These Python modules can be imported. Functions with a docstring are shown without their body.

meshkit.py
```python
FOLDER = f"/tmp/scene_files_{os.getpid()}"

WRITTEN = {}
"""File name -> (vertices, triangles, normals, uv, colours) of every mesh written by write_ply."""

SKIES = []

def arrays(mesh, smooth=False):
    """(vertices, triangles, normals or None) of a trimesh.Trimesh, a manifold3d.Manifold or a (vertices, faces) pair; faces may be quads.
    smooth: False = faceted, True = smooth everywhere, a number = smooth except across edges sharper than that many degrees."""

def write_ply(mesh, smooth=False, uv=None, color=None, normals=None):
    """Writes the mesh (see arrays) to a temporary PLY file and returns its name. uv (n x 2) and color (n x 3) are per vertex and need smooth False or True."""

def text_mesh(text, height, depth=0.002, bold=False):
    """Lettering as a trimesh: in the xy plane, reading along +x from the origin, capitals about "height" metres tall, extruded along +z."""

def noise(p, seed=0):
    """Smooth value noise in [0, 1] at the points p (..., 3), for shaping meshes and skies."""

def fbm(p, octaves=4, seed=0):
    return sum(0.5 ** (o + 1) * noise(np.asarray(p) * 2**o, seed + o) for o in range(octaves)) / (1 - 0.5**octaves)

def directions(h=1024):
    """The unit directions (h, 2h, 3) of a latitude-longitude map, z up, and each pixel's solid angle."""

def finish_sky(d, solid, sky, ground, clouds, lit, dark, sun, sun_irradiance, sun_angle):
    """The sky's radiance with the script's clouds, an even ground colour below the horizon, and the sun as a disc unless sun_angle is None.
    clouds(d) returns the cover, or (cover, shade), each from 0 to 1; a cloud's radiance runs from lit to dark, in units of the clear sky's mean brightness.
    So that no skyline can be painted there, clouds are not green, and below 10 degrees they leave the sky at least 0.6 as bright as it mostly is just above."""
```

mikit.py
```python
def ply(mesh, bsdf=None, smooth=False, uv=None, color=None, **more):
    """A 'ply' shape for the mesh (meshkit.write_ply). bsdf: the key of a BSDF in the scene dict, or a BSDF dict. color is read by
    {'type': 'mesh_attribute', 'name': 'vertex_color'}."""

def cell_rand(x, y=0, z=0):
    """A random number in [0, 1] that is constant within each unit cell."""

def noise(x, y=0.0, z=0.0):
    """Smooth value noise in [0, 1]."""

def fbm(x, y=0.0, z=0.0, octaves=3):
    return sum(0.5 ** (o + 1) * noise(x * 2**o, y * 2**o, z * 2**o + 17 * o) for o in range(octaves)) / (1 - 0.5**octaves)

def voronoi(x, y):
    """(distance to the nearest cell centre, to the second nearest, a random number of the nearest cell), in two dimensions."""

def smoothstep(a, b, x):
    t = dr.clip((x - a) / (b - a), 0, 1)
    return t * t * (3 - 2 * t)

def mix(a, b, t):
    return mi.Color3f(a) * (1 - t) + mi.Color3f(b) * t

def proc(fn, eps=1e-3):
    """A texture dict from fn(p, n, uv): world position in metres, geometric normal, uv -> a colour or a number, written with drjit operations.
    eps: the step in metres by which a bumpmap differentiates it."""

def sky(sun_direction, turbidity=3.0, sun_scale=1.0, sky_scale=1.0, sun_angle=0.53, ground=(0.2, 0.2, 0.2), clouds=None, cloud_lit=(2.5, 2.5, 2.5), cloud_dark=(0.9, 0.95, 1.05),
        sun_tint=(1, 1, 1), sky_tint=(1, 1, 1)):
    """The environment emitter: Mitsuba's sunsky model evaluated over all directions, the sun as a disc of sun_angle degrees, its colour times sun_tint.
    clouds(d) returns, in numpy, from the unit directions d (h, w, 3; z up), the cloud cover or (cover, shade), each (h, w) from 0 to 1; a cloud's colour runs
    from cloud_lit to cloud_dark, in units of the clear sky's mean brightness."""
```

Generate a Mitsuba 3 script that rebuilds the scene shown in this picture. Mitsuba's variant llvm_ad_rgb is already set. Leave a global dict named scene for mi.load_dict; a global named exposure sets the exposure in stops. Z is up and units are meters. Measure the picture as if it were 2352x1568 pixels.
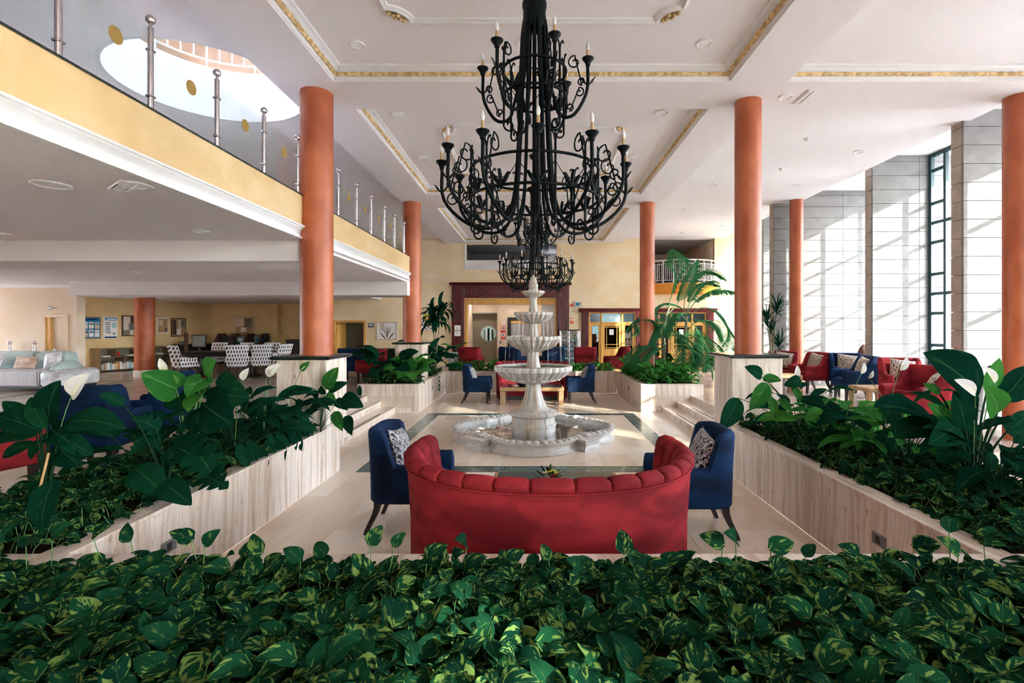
import math, random
import numpy as np
import trimesh, shapely
import shapely.geometry as sg
from shapely.ops import unary_union
import drjit as dr
import mitsuba as mi
import mikit, meshkit
from mikit import proc, noise, fbm, voronoi, cell_rand, smoothstep, mix

T = mi.ScalarTransform4f
PI = math.pi
scene, labels = {}, {}
# ---------------------------------------------------------------- camera, sky, sun, exposure
FOC, CX, CY, EYE = 1153.0, 1229.0, 753.0, 1.85
scene['camera'] = {
    'type': 'perspective', 'fov': 2 * math.degrees(math.atan(1176.0 / FOC)), 'fov_axis': 'x',
    'near_clip': 0.05, 'far_clip': 400.0,
    'principal_point_offset_x': (1176.0 - CX) / 2352.0, 'principal_point_offset_y': (784.0 - CY) / 1568.0,
    'to_world': T().look_at(origin=[0, 0, EYE], target=[0, 10, EYE], up=[0, 0, 1])}
SUN = np.array([1.0, -0.78, 0.47])
scene['sky'] = mikit.sky(SUN, turbidity=3.5, sun_scale=0.09, sky_scale=1.0, ground=(0.42, 0.40, 0.38), sun_tint=(0.62, 0.86, 1.25), sky_tint=(0.95, 1.0, 1.05), clouds=lambda d: (0.82 + 0 * d[..., 0], 0.3 + 0 * d[..., 0]), cloud_lit=(1.15, 1.28, 1.42), cloud_dark=(0.78, 0.88, 1.0))
exposure = 7.7
rng = np.random.default_rng(7)
random.seed(7)
FLOOR = 0.365          # the raised floor round the sunken lounge


def at(px, py, d):
    """World point that stands d metres in front of the camera's place."""
    return np.array([(px - CX) * d / FOC, d, EYE - (py - CY) * d / FOC])


# ---------------------------------------------------------------- meshes: (vertices, triangles)
def tri(f):
    f = np.asarray(f, int)
    return np.vstack([f[:, [0, 1, 2]], f[:, [0, 2, 3]]]) if f.shape[1] == 4 else f


def join(*ms):
    ms = [m for m in (ms[0] if len(ms) == 1 and isinstance(ms[0], list) else ms)]
    vs, fs, n = [], [], 0
    for v, f in ms:
        vs.append(np.asarray(v, float)); fs.append(tri(f) + n); n += len(v)
    return np.vstack(vs), np.vstack(fs)


def mv(m, x=0, y=0, z=0, rz=0, rx=0, ry=0, s=1.0):
    v = np.asarray(m[0], float) * np.asarray(s, float)
    for ax, a in ((0, rx), (1, ry), (2, rz)):
        if a:
            c, q = math.cos(a), math.sin(a); i, j = [(1, 2), (2, 0), (0, 1)][ax]
            w = v.copy(); w[:, i] = c * v[:, i] - q * v[:, j]; w[:, j] = q * v[:, i] + c * v[:, j]; v = w
    f = tri(m[1])
    if np.prod(np.broadcast_to(s, 3)) < 0:
        f = f[:, ::-1]
    return v + np.array([x, y, z], float), f


_c = np.array([[x, y, z] for x in (0, 1) for y in (0, 1) for z in (0, 1)], float)
_cf = np.array([[0, 1, 3, 2], [4, 6, 7, 5], [0, 4, 5, 1], [2, 3, 7, 6], [0, 2, 6, 4], [1, 5, 7, 3]])
_b, _i = [], []
for s in np.sign(_c - .5):
    for k in range(3):
        o = np.full(3, 1.0); o[k] = 0; _b.append(s); _i.append(o)
_b, _i = np.array(_b), np.array(_i)
_pts = _b * (1 - 0.2 * _i)
_hull = trimesh.Trimesh(_pts, [[0, 1, 2]], process=False).convex_hull
_map = np.array([np.argmin(np.abs(_pts - p).sum(1)) for p in _hull.vertices])
_bf = _map[_hull.faces]


def box(x0, x1, y0, y1, z0, z1):
    return _c * [x1 - x0, y1 - y0, z1 - z0] + [x0, y0, z0], tri(_cf)


def cbox(x0, x1, y0, y1, z0, z1, r=.01):
    c = np.array([x0 + x1, y0 + y1, z0 + z1]) / 2; h = np.array([x1 - x0, y1 - y0, z1 - z0]) / 2
    r = min(r, h.min() * .9)
    return c + _b * (h - r * _i), _bf


def loft(rings, cap=True, closed=False):
    r = np.asarray(rings, float); n, k = r.shape[:2]; v = r.reshape(-1, 3); f = []
    i, j = np.meshgrid(np.arange(n if closed else n - 1), np.arange(k), indexing='ij')
    a = i * k + j; b = i * k + (j + 1) % k; c = ((i + 1) % n) * k + (j + 1) % k; d = ((i + 1) % n) * k + j
    f = tri(np.stack([a, b, c, d], -1).reshape(-1, 4))
    if cap and not closed:
        v = np.vstack([v, r[0].mean(0), r[-1].mean(0)]); q = np.arange(k)
        f = np.vstack([f, np.stack([np.full(k, n * k), (q + 1) % k, q], 1), np.stack([np.full(k, n * k + 1), (n - 1) * k + q, (n - 1) * k + (q + 1) % k], 1)])
    return v, f


def tube(path, r, sides=6, cap=True, closed=False):
    p = np.asarray(path, float)
    t = (np.roll(p, -1, 0) - np.roll(p, 1, 0)) if closed else np.gradient(p, axis=0)
    t /= np.linalg.norm(t, axis=1, keepdims=True) + 1e-12
    ref = np.array([0, 0, 1.0]) if abs(t[:, 2]).mean() < .8 else np.array([0.31, 1.0, 0])
    a = np.zeros_like(p); u = np.cross(t[0], ref); u /= np.linalg.norm(u) + 1e-12
    for k in range(len(p)):
        u = u - t[k] * (u @ t[k]); u /= np.linalg.norm(u) + 1e-12; a[k] = u
    b = np.cross(t, a); g = np.arange(sides) * 2 * PI / sides; r = np.broadcast_to(r, (len(p),))
    rings = p[:, None] + r[:, None, None] * (np.cos(g)[None, :, None] * a[:, None] + np.sin(g)[None, :, None] * b[:, None])
    return loft(rings, cap, closed)


def bez(*p, n=12):
    p = np.array(p, float); t = np.linspace(0, 1, n)[:, None]; m = len(p) - 1
    return sum(math.comb(m, i) * (1 - t) ** (m - i) * t ** i * p[i] for i in range(m + 1))


def spline(p, n=24):
    from scipy.interpolate import CubicSpline
    p = np.array(p, float); s = np.r_[0, np.cumsum(np.linalg.norm(np.diff(p, axis=0), axis=1))]
    return CubicSpline(s, p)(np.linspace(0, s[-1], n))


def lathe(prof, n=32, wob=None):
    """prof: (r, z) from bottom to top; wob(angle, k) scales the radius."""
    prof = np.array(prof, float); g = np.arange(n) * 2 * PI / n
    rings = [np.stack([r * np.cos(g), r * np.sin(g), np.full(n, z)], 1) if wob is None else
             np.stack([r * wob(g, k) * np.cos(g), r * wob(g, k) * np.sin(g), np.full(n, z)], 1) for k, (r, z) in enumerate(prof)]
    return loft(rings)


def cyl(x, y, z0, z1, r, n=24, r1=None):
    return mv(lathe([(r, z0), (r if r1 is None else r1, z1)], n), x, y)


def ball(x, y, z, r, n=12):
    a = np.linspace(-PI / 2, PI / 2, n // 2 + 1)
    return mv(lathe([(max(r * math.cos(q), 1e-4), r * math.sin(q)) for q in a], n), x, y, z)


def prism(poly, z0, z1):
    """Upright prism over a shapely polygon (holes allowed)."""
    out = []
    for p in getattr(poly, 'geoms', [poly]):
        m = trimesh.creation.extrude_polygon(p, z1 - z0, engine=None)
        out.append((np.array(m.vertices) + [0, 0, z0], np.array(m.faces)))
    return join(out)


def upright(m, y):
    """A prism in plan (x, z; thickness) stood up as a wall: plan x, y -> x, z, thickness -> y from y."""
    v, f = m; w = np.stack([v[:, 0], y + v[:, 2], v[:, 1]], 1)
    return w, tri(f)[:, ::-1]


def ellipsoid(x, y, z, a, b, c, n=10):
    return mv(ball(0, 0, 0, 1, n), x, y, z, s=(a, b, c))


# ---------------------------------------------------------------- entries
def uid(name):
    if name not in used:
        used[name] = 0; return name
    used[name] += 1
    return f'{name}_{used[name]:03d}'


used = {}


def put(key, mesh, mat, smooth=False, uv=None, color=None, **kw):
    scene[key] = mikit.ply(mesh, mat, smooth, uv=uv, color=color, **kw)
    return key


def part(parent, name, mesh, mat, smooth=False, label=None, kind=None, **kw):
    key = uid(f'{parent}__{name}')
    put(key, mesh, mat, smooth, **kw)
    e = {}
    if label: e['label'] = label
    if kind: e['kind'] = kind
    if e: labels[key] = e
    return key


def thing(name, label, cat, group=None, kind=None):
    key = uid(name); labels[key] = {'label': label, 'category': cat}
    if group: labels[key]['group'] = group
    if kind: labels[key]['kind'] = kind
    return key


def single(name, label, cat, mesh, mat, smooth=False, group=None, kind=None, **kw):
    k = thing(name, label, cat, group, kind)
    put(k, mesh, mat, smooth, **kw)
    return k


def struct(name, mesh, mat, smooth=False, label=None, cat=None):
    key = uid(name); put(key, mesh, mat, smooth)
    labels[key] = {'kind': 'structure'}
    if label: labels[key]['label'] = label
    if cat: labels[key]['category'] = cat
    return key


def copy_thing(root, label, to_world, group=None, mats=None):
    """A copy of a thing, its parts and sub-parts under the next number."""
    base = root.rsplit('_', 1)[0] if root[-3:].isdigit() else root
    new = thing(base, label, labels[root]['category'], group or labels[root].get('group'))
    for k in [k for k in scene if k == root or k.startswith(root + '__')]:
        d = dict(scene[k]); m = d.get('to_world')
        d['to_world'] = T(to_world) @ T(m) if m is not None else T(to_world)
        if mats and d['bsdf'].get('id') in mats: d['bsdf'] = {'type': 'ref', 'id': mats[d['bsdf']['id']]}
        scene[new + k[len(root):]] = d
        if k != root and k in labels: labels[new + k[len(root):]] = dict(labels[k])
    return new


def tw(x=0, y=0, z=0, rz=0, s=1.0):
    return T().translate([x, y, z]).rotate([0, 0, 1], math.degrees(rz)).scale(s)


# ---------------------------------------------------------------- materials
def rgb(*c):
    return {'type': 'rgb', 'value': list(c[0] if len(c) == 1 else c)}


def two(d):
    return {'type': 'twosided', 'bsdf': d}


def tex(c):
    return proc(c) if callable(c) else rgb(*c)


def flat(c):
    return two({'type': 'diffuse', 'reflectance': tex(c)})


def gloss(c, rough=.15, spec=1.5):
    return two({'type': 'roughplastic', 'diffuse_reflectance': tex(c), 'alpha': rough, 'int_ior': spec, 'nonlinear': False})


def pri(c, rough=.5, **k):
    return two({'type': 'principled', 'base_color': tex(c), 'roughness': rough, **k})


def mat(name, d):
    scene[name] = d; return name


def mottle(a, b, s, stretch=1.0):
    def fn(p, n, uv):
        q = fbm(p.x * s, p.y * s, p.z * s * stretch, 4)
        return mix(a, b, smoothstep(.28, .72, q))
    return fn


def travertine(p, n, uv):
    side = dr.abs(n.z) < .5
    h = dr.select(side, p.x * 26 + p.y * 26, p.x * 26 + p.y * 1.5)
    w = fbm(h + 1.2 * noise(p.z * 3, h * .2), dr.select(side, p.z * 1.1, p.y * 1.5), 3.0, 4)
    c = mix((.78, .69, .62), (.56, .44, .355), smoothstep(.35, .78, w))
    slab = cell_rand(dr.floor((p.x + p.y) / .62), 5.0)
    pit = smoothstep(.86, .92, noise(h * 3.1, p.z * 12, p.x * 2))
    return mix(c * (.90 + .16 * slab), (.30, .21, .15), pit * .6)


def floor_tex(p, n, uv):
    i = dr.floor(p.x / .46 + 40); jj = p.y / .92 + .5 * (i - 2 * dr.floor(i / 2)); j = dr.floor(jj)
    r = cell_rand(i, j, 2.0)
    g = fbm(p.x * 9 + 3 * noise(p.x * 2, p.y * 1.3, r * 9) + r * 50, p.y * 1.6, r * 20, 4)
    c = mix((.75, .61, .49), (.87, .77, .67), smoothstep(.25, .75, .55 * g + .45 * r))
    return c


def upper_floor_tex(p, n, uv):
    i, j = dr.floor(p.x / .6 + 60), dr.floor(p.y / .6 + 60)
    r = cell_rand(i, j, 2.0)
    fx, fy = p.x / .6 + 60 - i, p.y / .6 + 60 - j
    joint = dr.minimum(dr.minimum(fx, 1 - fx), dr.minimum(fy, 1 - fy)) < .006
    g = fbm(p.x * 5 + r * 40, p.y * 2, r * 20, 4)
    c = mix((.50, .39, .31), (.64, .54, .45), smoothstep(.25, .75, .6 * g + .4 * r))
    return dr.select(joint, c * .55, c)


def marble_green(p, n, uv):
    w = fbm(p.x * 7, p.y * 7, p.z * 7 + 3, 4)
    v = 1 - dr.abs(2 * fbm(p.x * 4 + 9, p.y * 4, p.z * 4, 4) - 1)
    return mix(mix((.012, .045, .045), (.035, .10, .095), w), (.20, .30, .28), smoothstep(.93, .99, v) * .6)


def fountain_tex(p, n, uv):
    # stains of trickling water and moss, running down the stone
    a = dr.atan2(p.y - 8.5, p.x + .03)
    r = dr.sqrt(dr.square(p.x + .03) + dr.square(p.y - 8.5))
    s = fbm(a * 7, p.z * .7, 4.0, 4)
    run = smoothstep(.50, .72, s) * smoothstep(.62, .25, r)
    c = mix((.52, .50, .47), (.36, .335, .31), fbm(p.x * 12, p.y * 12, p.z * 12, 3))
    c = mix(c, (.42, .25, .09), run * .85)
    dark = smoothstep(.55, .75, fbm(a * 11 + 5, p.z * 1.2, 9.0, 4)) * smoothstep(.75, .3, r)
    return mix(c, (.10, .085, .06), dark * .8)


def velvet(a, b):
    def fn(p, n, uv):
        q = fbm(p.x * 3 + 1.2 * fbm(p.x * 5, p.y * 5, p.z * 5, 2), p.y * 3, p.z * 6, 4)
        return mix(a, b, smoothstep(.3, .7, q))
    return fn


def damask(p, n, uv):
    # mirrored scrolls and leaves in repeats, silver on black
    u = dr.abs(2 * (uv.x * 2 - dr.floor(uv.x * 2)) - 1); v = uv.y * 2.0
    v = v - dr.floor(v)
    w = fbm(u * 4.2 + 3, v * 5.5, 1.0, 2)
    a1 = dr.abs(dr.sin(9.5 * w + 6 * dr.sqrt(dr.square(u - .45) + dr.square(v - .5)) * 2.4))
    ribs = dr.abs(dr.sin(34 * w))
    on = smoothstep(.66, .74, a1) * smoothstep(.16, .3, ribs)
    return mix((.008, .010, .018), (.55, .52, .55), on)


def damask_cream(p, n, uv):
    u = dr.abs(2 * (uv.x * 2 - dr.floor(uv.x * 2)) - 1); v = uv.y * 2.0
    v = v - dr.floor(v)
    w = fbm(u * 4.2 + 3, v * 5.5, 1.0, 2)
    a1 = dr.abs(dr.sin(9.5 * w + 14 * dr.sqrt(dr.square(u - .45) + dr.square(v - .5))))
    return mix((.012, .010, .015), (.60, .48, .39), smoothstep(.60, .70, a1))


def lattice(p, n, uv):
    # dark lozenges on pale cloth
    x, y = (p.x + p.y) * 10.5, p.z * 9.0
    i = dr.floor(y); xx = x + .5 * (i - 2 * dr.floor(i / 2))
    fx, fy = xx - dr.floor(xx) - .5, y - i - .5
    d = dr.abs(fx) * 1.05 + dr.abs(fy) * .75
    return mix((.03, .035, .06), (.78, .77, .80), smoothstep(.34, .40, d))


def rattan(p, n, uv):
    a = dr.floor(p.x * 26) + dr.floor(p.z * 40) + dr.floor(p.y * 26)
    odd = a - 2 * dr.floor(a / 2)
    w = dr.select(odd > .5, dr.abs(dr.sin(p.x * 160 + p.y * 160)), dr.abs(dr.sin(p.z * 190)))
    return mix((.07, .035, .015), (.50, .30, .15), w)


def wood(a, b, s=1.0):
    def fn(p, n, uv):
        q = fbm(p.x * 22 * s, p.y * 22 * s, p.z * 2.2 * s, 4)
        return mix(a, b, smoothstep(.25, .75, q))
    return fn


def leaf_tex(dark, mid, streak, amount, vein=(.3, .45, .25)):
    """Variegated leaf: u runs across, v along the leaf; the whole number of u is the leaf's own number."""
    def fn(p, n, uv):
        k = dr.floor(uv.x / 2); u = uv.x - 2 * k; v = uv.y
        r = cell_rand(k, 3.0); r2 = cell_rand(k, 11.0)
        side = dr.abs(u - .5)
        f = fbm((v * 2.2 - side * 2.0) * 3.0 + k * 7.3, u * 5 + k * 3.1, r * 9, 3)
        on = smoothstep(.62 - .22 * r * amount, .70 - .18 * r * amount, f) * smoothstep(.05, .5, r + .3 * amount)
        c = mix(dark, mid, r2 * .8 + .2 * noise(u * 4, v * 4, k))
        ribs = dr.abs(dr.sin((v - side * .9) * 46))
        c = c * (.86 + .14 * ribs)
        c = mix(c, streak, on * min(1.0, amount))
        return mix(c, vein, smoothstep(.018, .004, side) * .55)
    return fn


def thin(fn, trans=.6, rough=.38, spec=.5):
    return {'type': 'principledthin', 'base_color': tex(fn), 'roughness': rough, 'diff_trans': trans, 'spec_trans': 0.0, 'eta': 1.45}


WHITE = mat('white_plaster', flat((.80, .765, .775)))
TRIMW = mat('white_trim', pri((.70, .69, .70), .4))
YEL = mat('yellow_plaster', flat(mottle((.85, .68, .43), (.90, .77, .55), 2.4)))
YELP = mat('pale_plaster', flat(mottle((.70, .55, .42), (.78, .66, .56), 2.0)))
OCH = mat('ochre_plaster', flat(mottle((.68, .49, .25), (.77, .59, .34), 2.4)))
FASC = mat('fascia_plaster', flat(mottle((.62, .44, .23), (.68, .51, .30), 3.0)))
ORANGE = mat('terracotta_paint', gloss(mottle((.40, .088, .030), (.54, .145, .055), 3.2, .5), .22))
ORSLAB = mat('orange_paint', flat((.80, .32, .06)))
TRAV = mat('travertine_stone', gloss(travertine, .10))
FLT = mat('marble_floor', gloss(floor_tex, .06, 1.6))
UFL = mat('upper_floor_stone', gloss(upper_floor_tex, .07, 1.6))
GREENM = mat('green_marble', gloss(marble_green, .05, 1.6))
STONE = mat('limestone', flat(mottle((.38, .32, .27), (.45, .39, .34), 5.0)))
STONE2 = mat('limestone_pale', flat(mottle((.235, .23, .228), (.275, .27, .268), 6.0)))
FOUNT = mat('fountain_stone', pri(fountain_tex, .38, specular=.4))
IRON = mat('black_iron', pri((.0015, .004, .005), .40, specular=.10))
BULB = mat('bulb_glass', pri((.52, .52, .54), .12))
CANDLE = mat('candle_sleeve', pri((.36, .24, .12), .5))
RED = mat('red_velvet', pri(velvet((.12, .006, .010), (.26, .017, .023)), .8, sheen=.22, sheen_tint=.9, specular=.2))
BLUE = mat('blue_velvet', pri(velvet((.0006, .007, .026), (.0012, .020, .070)), .8, sheen=.35, sheen_tint=.9, specular=.2))
DAM = mat('damask_silver', pri(damask, .45))
DAMC = mat('damask_cream', pri(damask_cream, .6))
LEGW = mat('dark_wood', gloss((.012, .009, .010), .2))
MAHO = mat('mahogany', gloss(wood((.072, .008, .012), (.135, .018, .020)), .16))
PINE = mat('yellow_wood', gloss(wood((.70, .36, .085), (.82, .46, .13)), .25))
DOORW = mat('door_wood', gloss(wood((.66, .45, .27), (.76, .56, .38)), .3))
CHROME = mat('chrome', {'type': 'roughconductor', 'material': 'Cr', 'alpha': .12})
BRASS = mat('brass_disc_paint', pri((.42, .27, .075), .45, metallic=.5))
GOLD = mat('gilt_plaster', pri(mottle((.40, .26, .10), (.72, .53, .27), 26.0), .5))
GLASS = mat('clear_pane', {'type': 'thindielectric', 'specular_transmittance': rgb(.80, .89, .87)})
WGLASS = mat('window_pane', {'type': 'thindielectric'})
GRANITE = mat('black_granite', gloss(mottle((.006, .012, .013), (.018, .028, .028), 40.0), .06))
SILV = mat('silver_leather', pri((.36, .44, .43), .38))
RIBB = mat('ribbed_cloth', pri(lambda p, n, uv: mix((.30, .30, .33), (.66, .65, .68), smoothstep(.1, .9, .5 + .5 * dr.sin(p.x * 170))), .6))
SATIN = mat('silver_satin', pri(mottle((.40, .40, .45), (.66, .66, .70), 9.0), .32, sheen=.5))
FLORAL = mat('floral_cloth', pri(mottle((.40, .27, .20), (.66, .50, .40), 11.0), .7))
LATT = mat('lattice_cloth', pri(lattice, .7))
RATT = mat('rattan', pri(rattan, .55))
SOIL = mat('soil', flat((.018, .013, .009)))
BLACK = mat('black_plastic', gloss((.012, .014, .016), .25))
GREYP = mat('grey_plastic', gloss((.17, .18, .19), .3))
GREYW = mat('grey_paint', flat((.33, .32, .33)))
OLIVE = mat('olive_paint', flat((.22, .20, .15)))
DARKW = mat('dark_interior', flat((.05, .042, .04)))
WHITEP = mat('white_paper', flat((.86, .86, .87)))
BLUEP = mat('blue_print', flat((.03, .22, .42)))
NAVYP = mat('navy_print', flat((.02, .05, .15)))
SKYP = mat('pale_blue_print', flat((.42, .70, .80)))
REDP = mat('red_print', flat((.65, .03, .03)))
TANP = mat('tan_print', flat((.46, .29, .15)))
BROWNP = mat('brown_print', flat((.10, .06, .05)))
CREAMP = mat('cream_print', flat((.66, .58, .50)))
SCREEN = mat('dark_screen', gloss((.008, .03, .035), .04))
WINF = mat('window_frame_paint', gloss((.010, .055, .065), .3))
WATER = mat('water', {'type': 'dielectric', 'int_ior': 1.33, 'ext_ior': 1.0})
WPAINT = mat('white_metal_paint', gloss((.82, .82, .83), .3))
SHELF = mat('olive_shelf_wood', gloss(wood((.24, .17, .09), (.32, .24, .13)), .35))
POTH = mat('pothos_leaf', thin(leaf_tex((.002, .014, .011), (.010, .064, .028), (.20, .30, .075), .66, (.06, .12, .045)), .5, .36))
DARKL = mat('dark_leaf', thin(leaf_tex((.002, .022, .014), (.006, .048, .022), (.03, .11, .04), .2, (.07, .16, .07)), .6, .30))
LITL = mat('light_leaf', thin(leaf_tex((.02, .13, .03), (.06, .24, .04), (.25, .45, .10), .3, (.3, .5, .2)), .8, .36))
PALML = mat('palm_leaf', thin((.045, .19, .075), .8, .4))
STEMG = mat('green_stem', pri((.10, .22, .07), .5))
STEMD = mat('dark_stem', pri((.008, .034, .016), .8, specular=.1))
CANE = mat('bamboo_cane', pri((.52, .32, .16), .5))
SPATHE = mat('white_spathe', thin((.80, .80, .76), .6, .4))
TRUNK = mat('palm_trunk', pri((.20, .19, .12), .7))
YELF = mat('yellow_petal', thin((.80, .68, .12), .5, .5))
REDF = mat('red_petal', thin((.5, .02, .03), .4, .5))
# ================================================================ the setting
ZS, ZC = 4.93, 5.09            # soffit of the dropped ceiling, ceiling above it
YB = 18.2                      # back wall
XL, XR = -2.55, 2.45           # inner faces of the near planters
FY0, FY1 = 2.73, 14.26
# ---- sunken floor: slabs and the green marble frame
low = unary_union([sg.box(XL, FY0, XR, FY1), sg.box(-3.07, 6.56, 2.80, 11.0)])
o0, o1 = sg.box(-2.31, 6.44, 2.13, 10.9), sg.box(-2.05, 6.73, 1.87, 10.66)
struct('floor', prism(low.buffer(.02, join_style=2), -.2, -.012), FLT, label='polished beige marble floor of the sunken lounge')


def slab(poly, z0=-.012, z1=0.0):
    if poly.is_empty or poly.area < 1e-3: return
    for p in getattr(poly, 'geoms', [poly]):
        if p.geom_type != 'Polygon' or p.area < 1e-3: continue
        a, b, c, d = p.bounds
        m = cbox(a, c, b, d, z0, z1, .0012) if abs(p.area - (c - a) * (d - b)) < 1e-6 else prism(p, z0, z1)
        yield m


for i in range(-7, 7):
    for j in range(2, 17):
        x0, y0 = i * .46, (j - .5 * (i % 2)) * .92
        cell = sg.box(x0 + .0008, y0 + .0008, x0 + .4592, y0 + .9192)
        for reg in (low.difference(o0), o1):
            for m in slab(cell.intersection(reg)):
                part('floor', 'tile', m, FLT)
ax = np.linspace(-2.31, 2.13, 8); ay = np.linspace(6.44, 10.9, 8)
for k in range(7):
    for y0, y1 in ((6.44, 6.73), (10.66, 10.9)):
        for m in slab(sg.box(ax[k] + .001, y0, ax[k + 1] - .001, y1)): part('floor', 'border_tile', m, GREENM)
    for x0, x1 in ((-2.31, -2.05), (1.87, 2.13)):
        for m in slab(sg.box(x0, max(ay[k], 6.73) + .001, x1, min(ay[k + 1], 10.66) - .001)): part('floor', 'border_tile', m, GREENM)
# ---- raised floor round it
hole = unary_union([sg.box(XL - .1, 2.6, XR + .1, FY1 + .1), sg.box(-3.68, 6.56, 3.42, 11.0)])
up = sg.box(-18.5, -7, 9.2, 23.0).difference(hole)
struct('floor_upper', prism(up, .1, FLOOR), UFL, label='polished stone floor round the sunken lounge')
for (a, b, c, d) in ((-11.4, -3.9, 15.05, 15.2), (-11.4, -11.25, 8.0, 15.05)):
    part('floor_upper', 'inlay_band', box(a, b, c, d, FLOOR - .002, FLOOR + .001), GREENM)

# ---- back wall with its openings
wall = sg.box(-7.75, .3, 9.4, 7.4)
MB = YB / 1153.0


def bx(px): return (px - CX) * MB
def bz(py): return EYE - (py - CY) * MB


E0, E1, ET = bx(1067), bx(1279), bz(685)
U0, U1, UB, UT = bx(1070), bx(1279), bz(612), bz(560)
S0, S1, ST = bx(1352), bx(1461), bz(717)
Q0, Q1 = bx(1512), bx(1622)
B0, B1, BB, BT = bx(1500), bx(1641), bz(652), 5.09
D0, D1, DT = bx(770), bx(836), bz(739)
holes = [sg.box(E0, .3, E1, ET), sg.box(U0, UB, U1, UT), sg.box(S0, .3, S1, ST), sg.box(Q0, .3, Q1, ST), sg.box(B0, BB, B1, BT), sg.box(D0, .3, D1, DT)]
struct('wall_back', upright(prism(wall.difference(unary_union(holes)), 0, .25), YB), YEL, label='yellow plastered back wall of the hall')
struct('wall_back_left', join(box(-13.9, -7.75, 21.5, 21.7, .3, 3.6), box(-7.95, -7.75, YB, 21.7, .3, 3.6)), OCH, label='ochre back wall of the dining corner')
struct('wall_board', join(mv(box(0, 6.5, 0, .2, .3, 3.6), -15.15, 15.5, 0, rz=math.atan2(6.0, 1.3))), OCH, label='ochre side wall that carries the notice boards')
struct('trim_1', cbox(-11.15, -10.9, 21.2, 21.5, FLOOR, 2.88, .01), OCH, label='square pilaster on the ochre back wall')
DX0, DX1, DZ = -12.58, -12.05, 2.17          # door on the pink wall
struct('wall_left', upright(prism(sg.box(-18.5, .3, -11.78, 3.1).difference(sg.box(DX0, .3, DX1, DZ)), 0, .25), 12.9), YELP, label='pale pinkish plaster wall behind the silver sofa')
struct('wall_far_left', upright_x := (lambda m: (np.stack([m[0][:, 2] - 18.5, m[0][:, 0], m[0][:, 1]], 1), m[1]))(prism(sg.box(-7, .3, 16, 5.2).difference(unary_union([sg.box(a, .5, a + 3.6, 2.85) for a in (8.6,)])), 0, .25)), YELP)
struct('wall_mezzanine', join(box(-18.5, -3.0, YB, YB + .2, 3.54, 5.2)), YELP)
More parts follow.
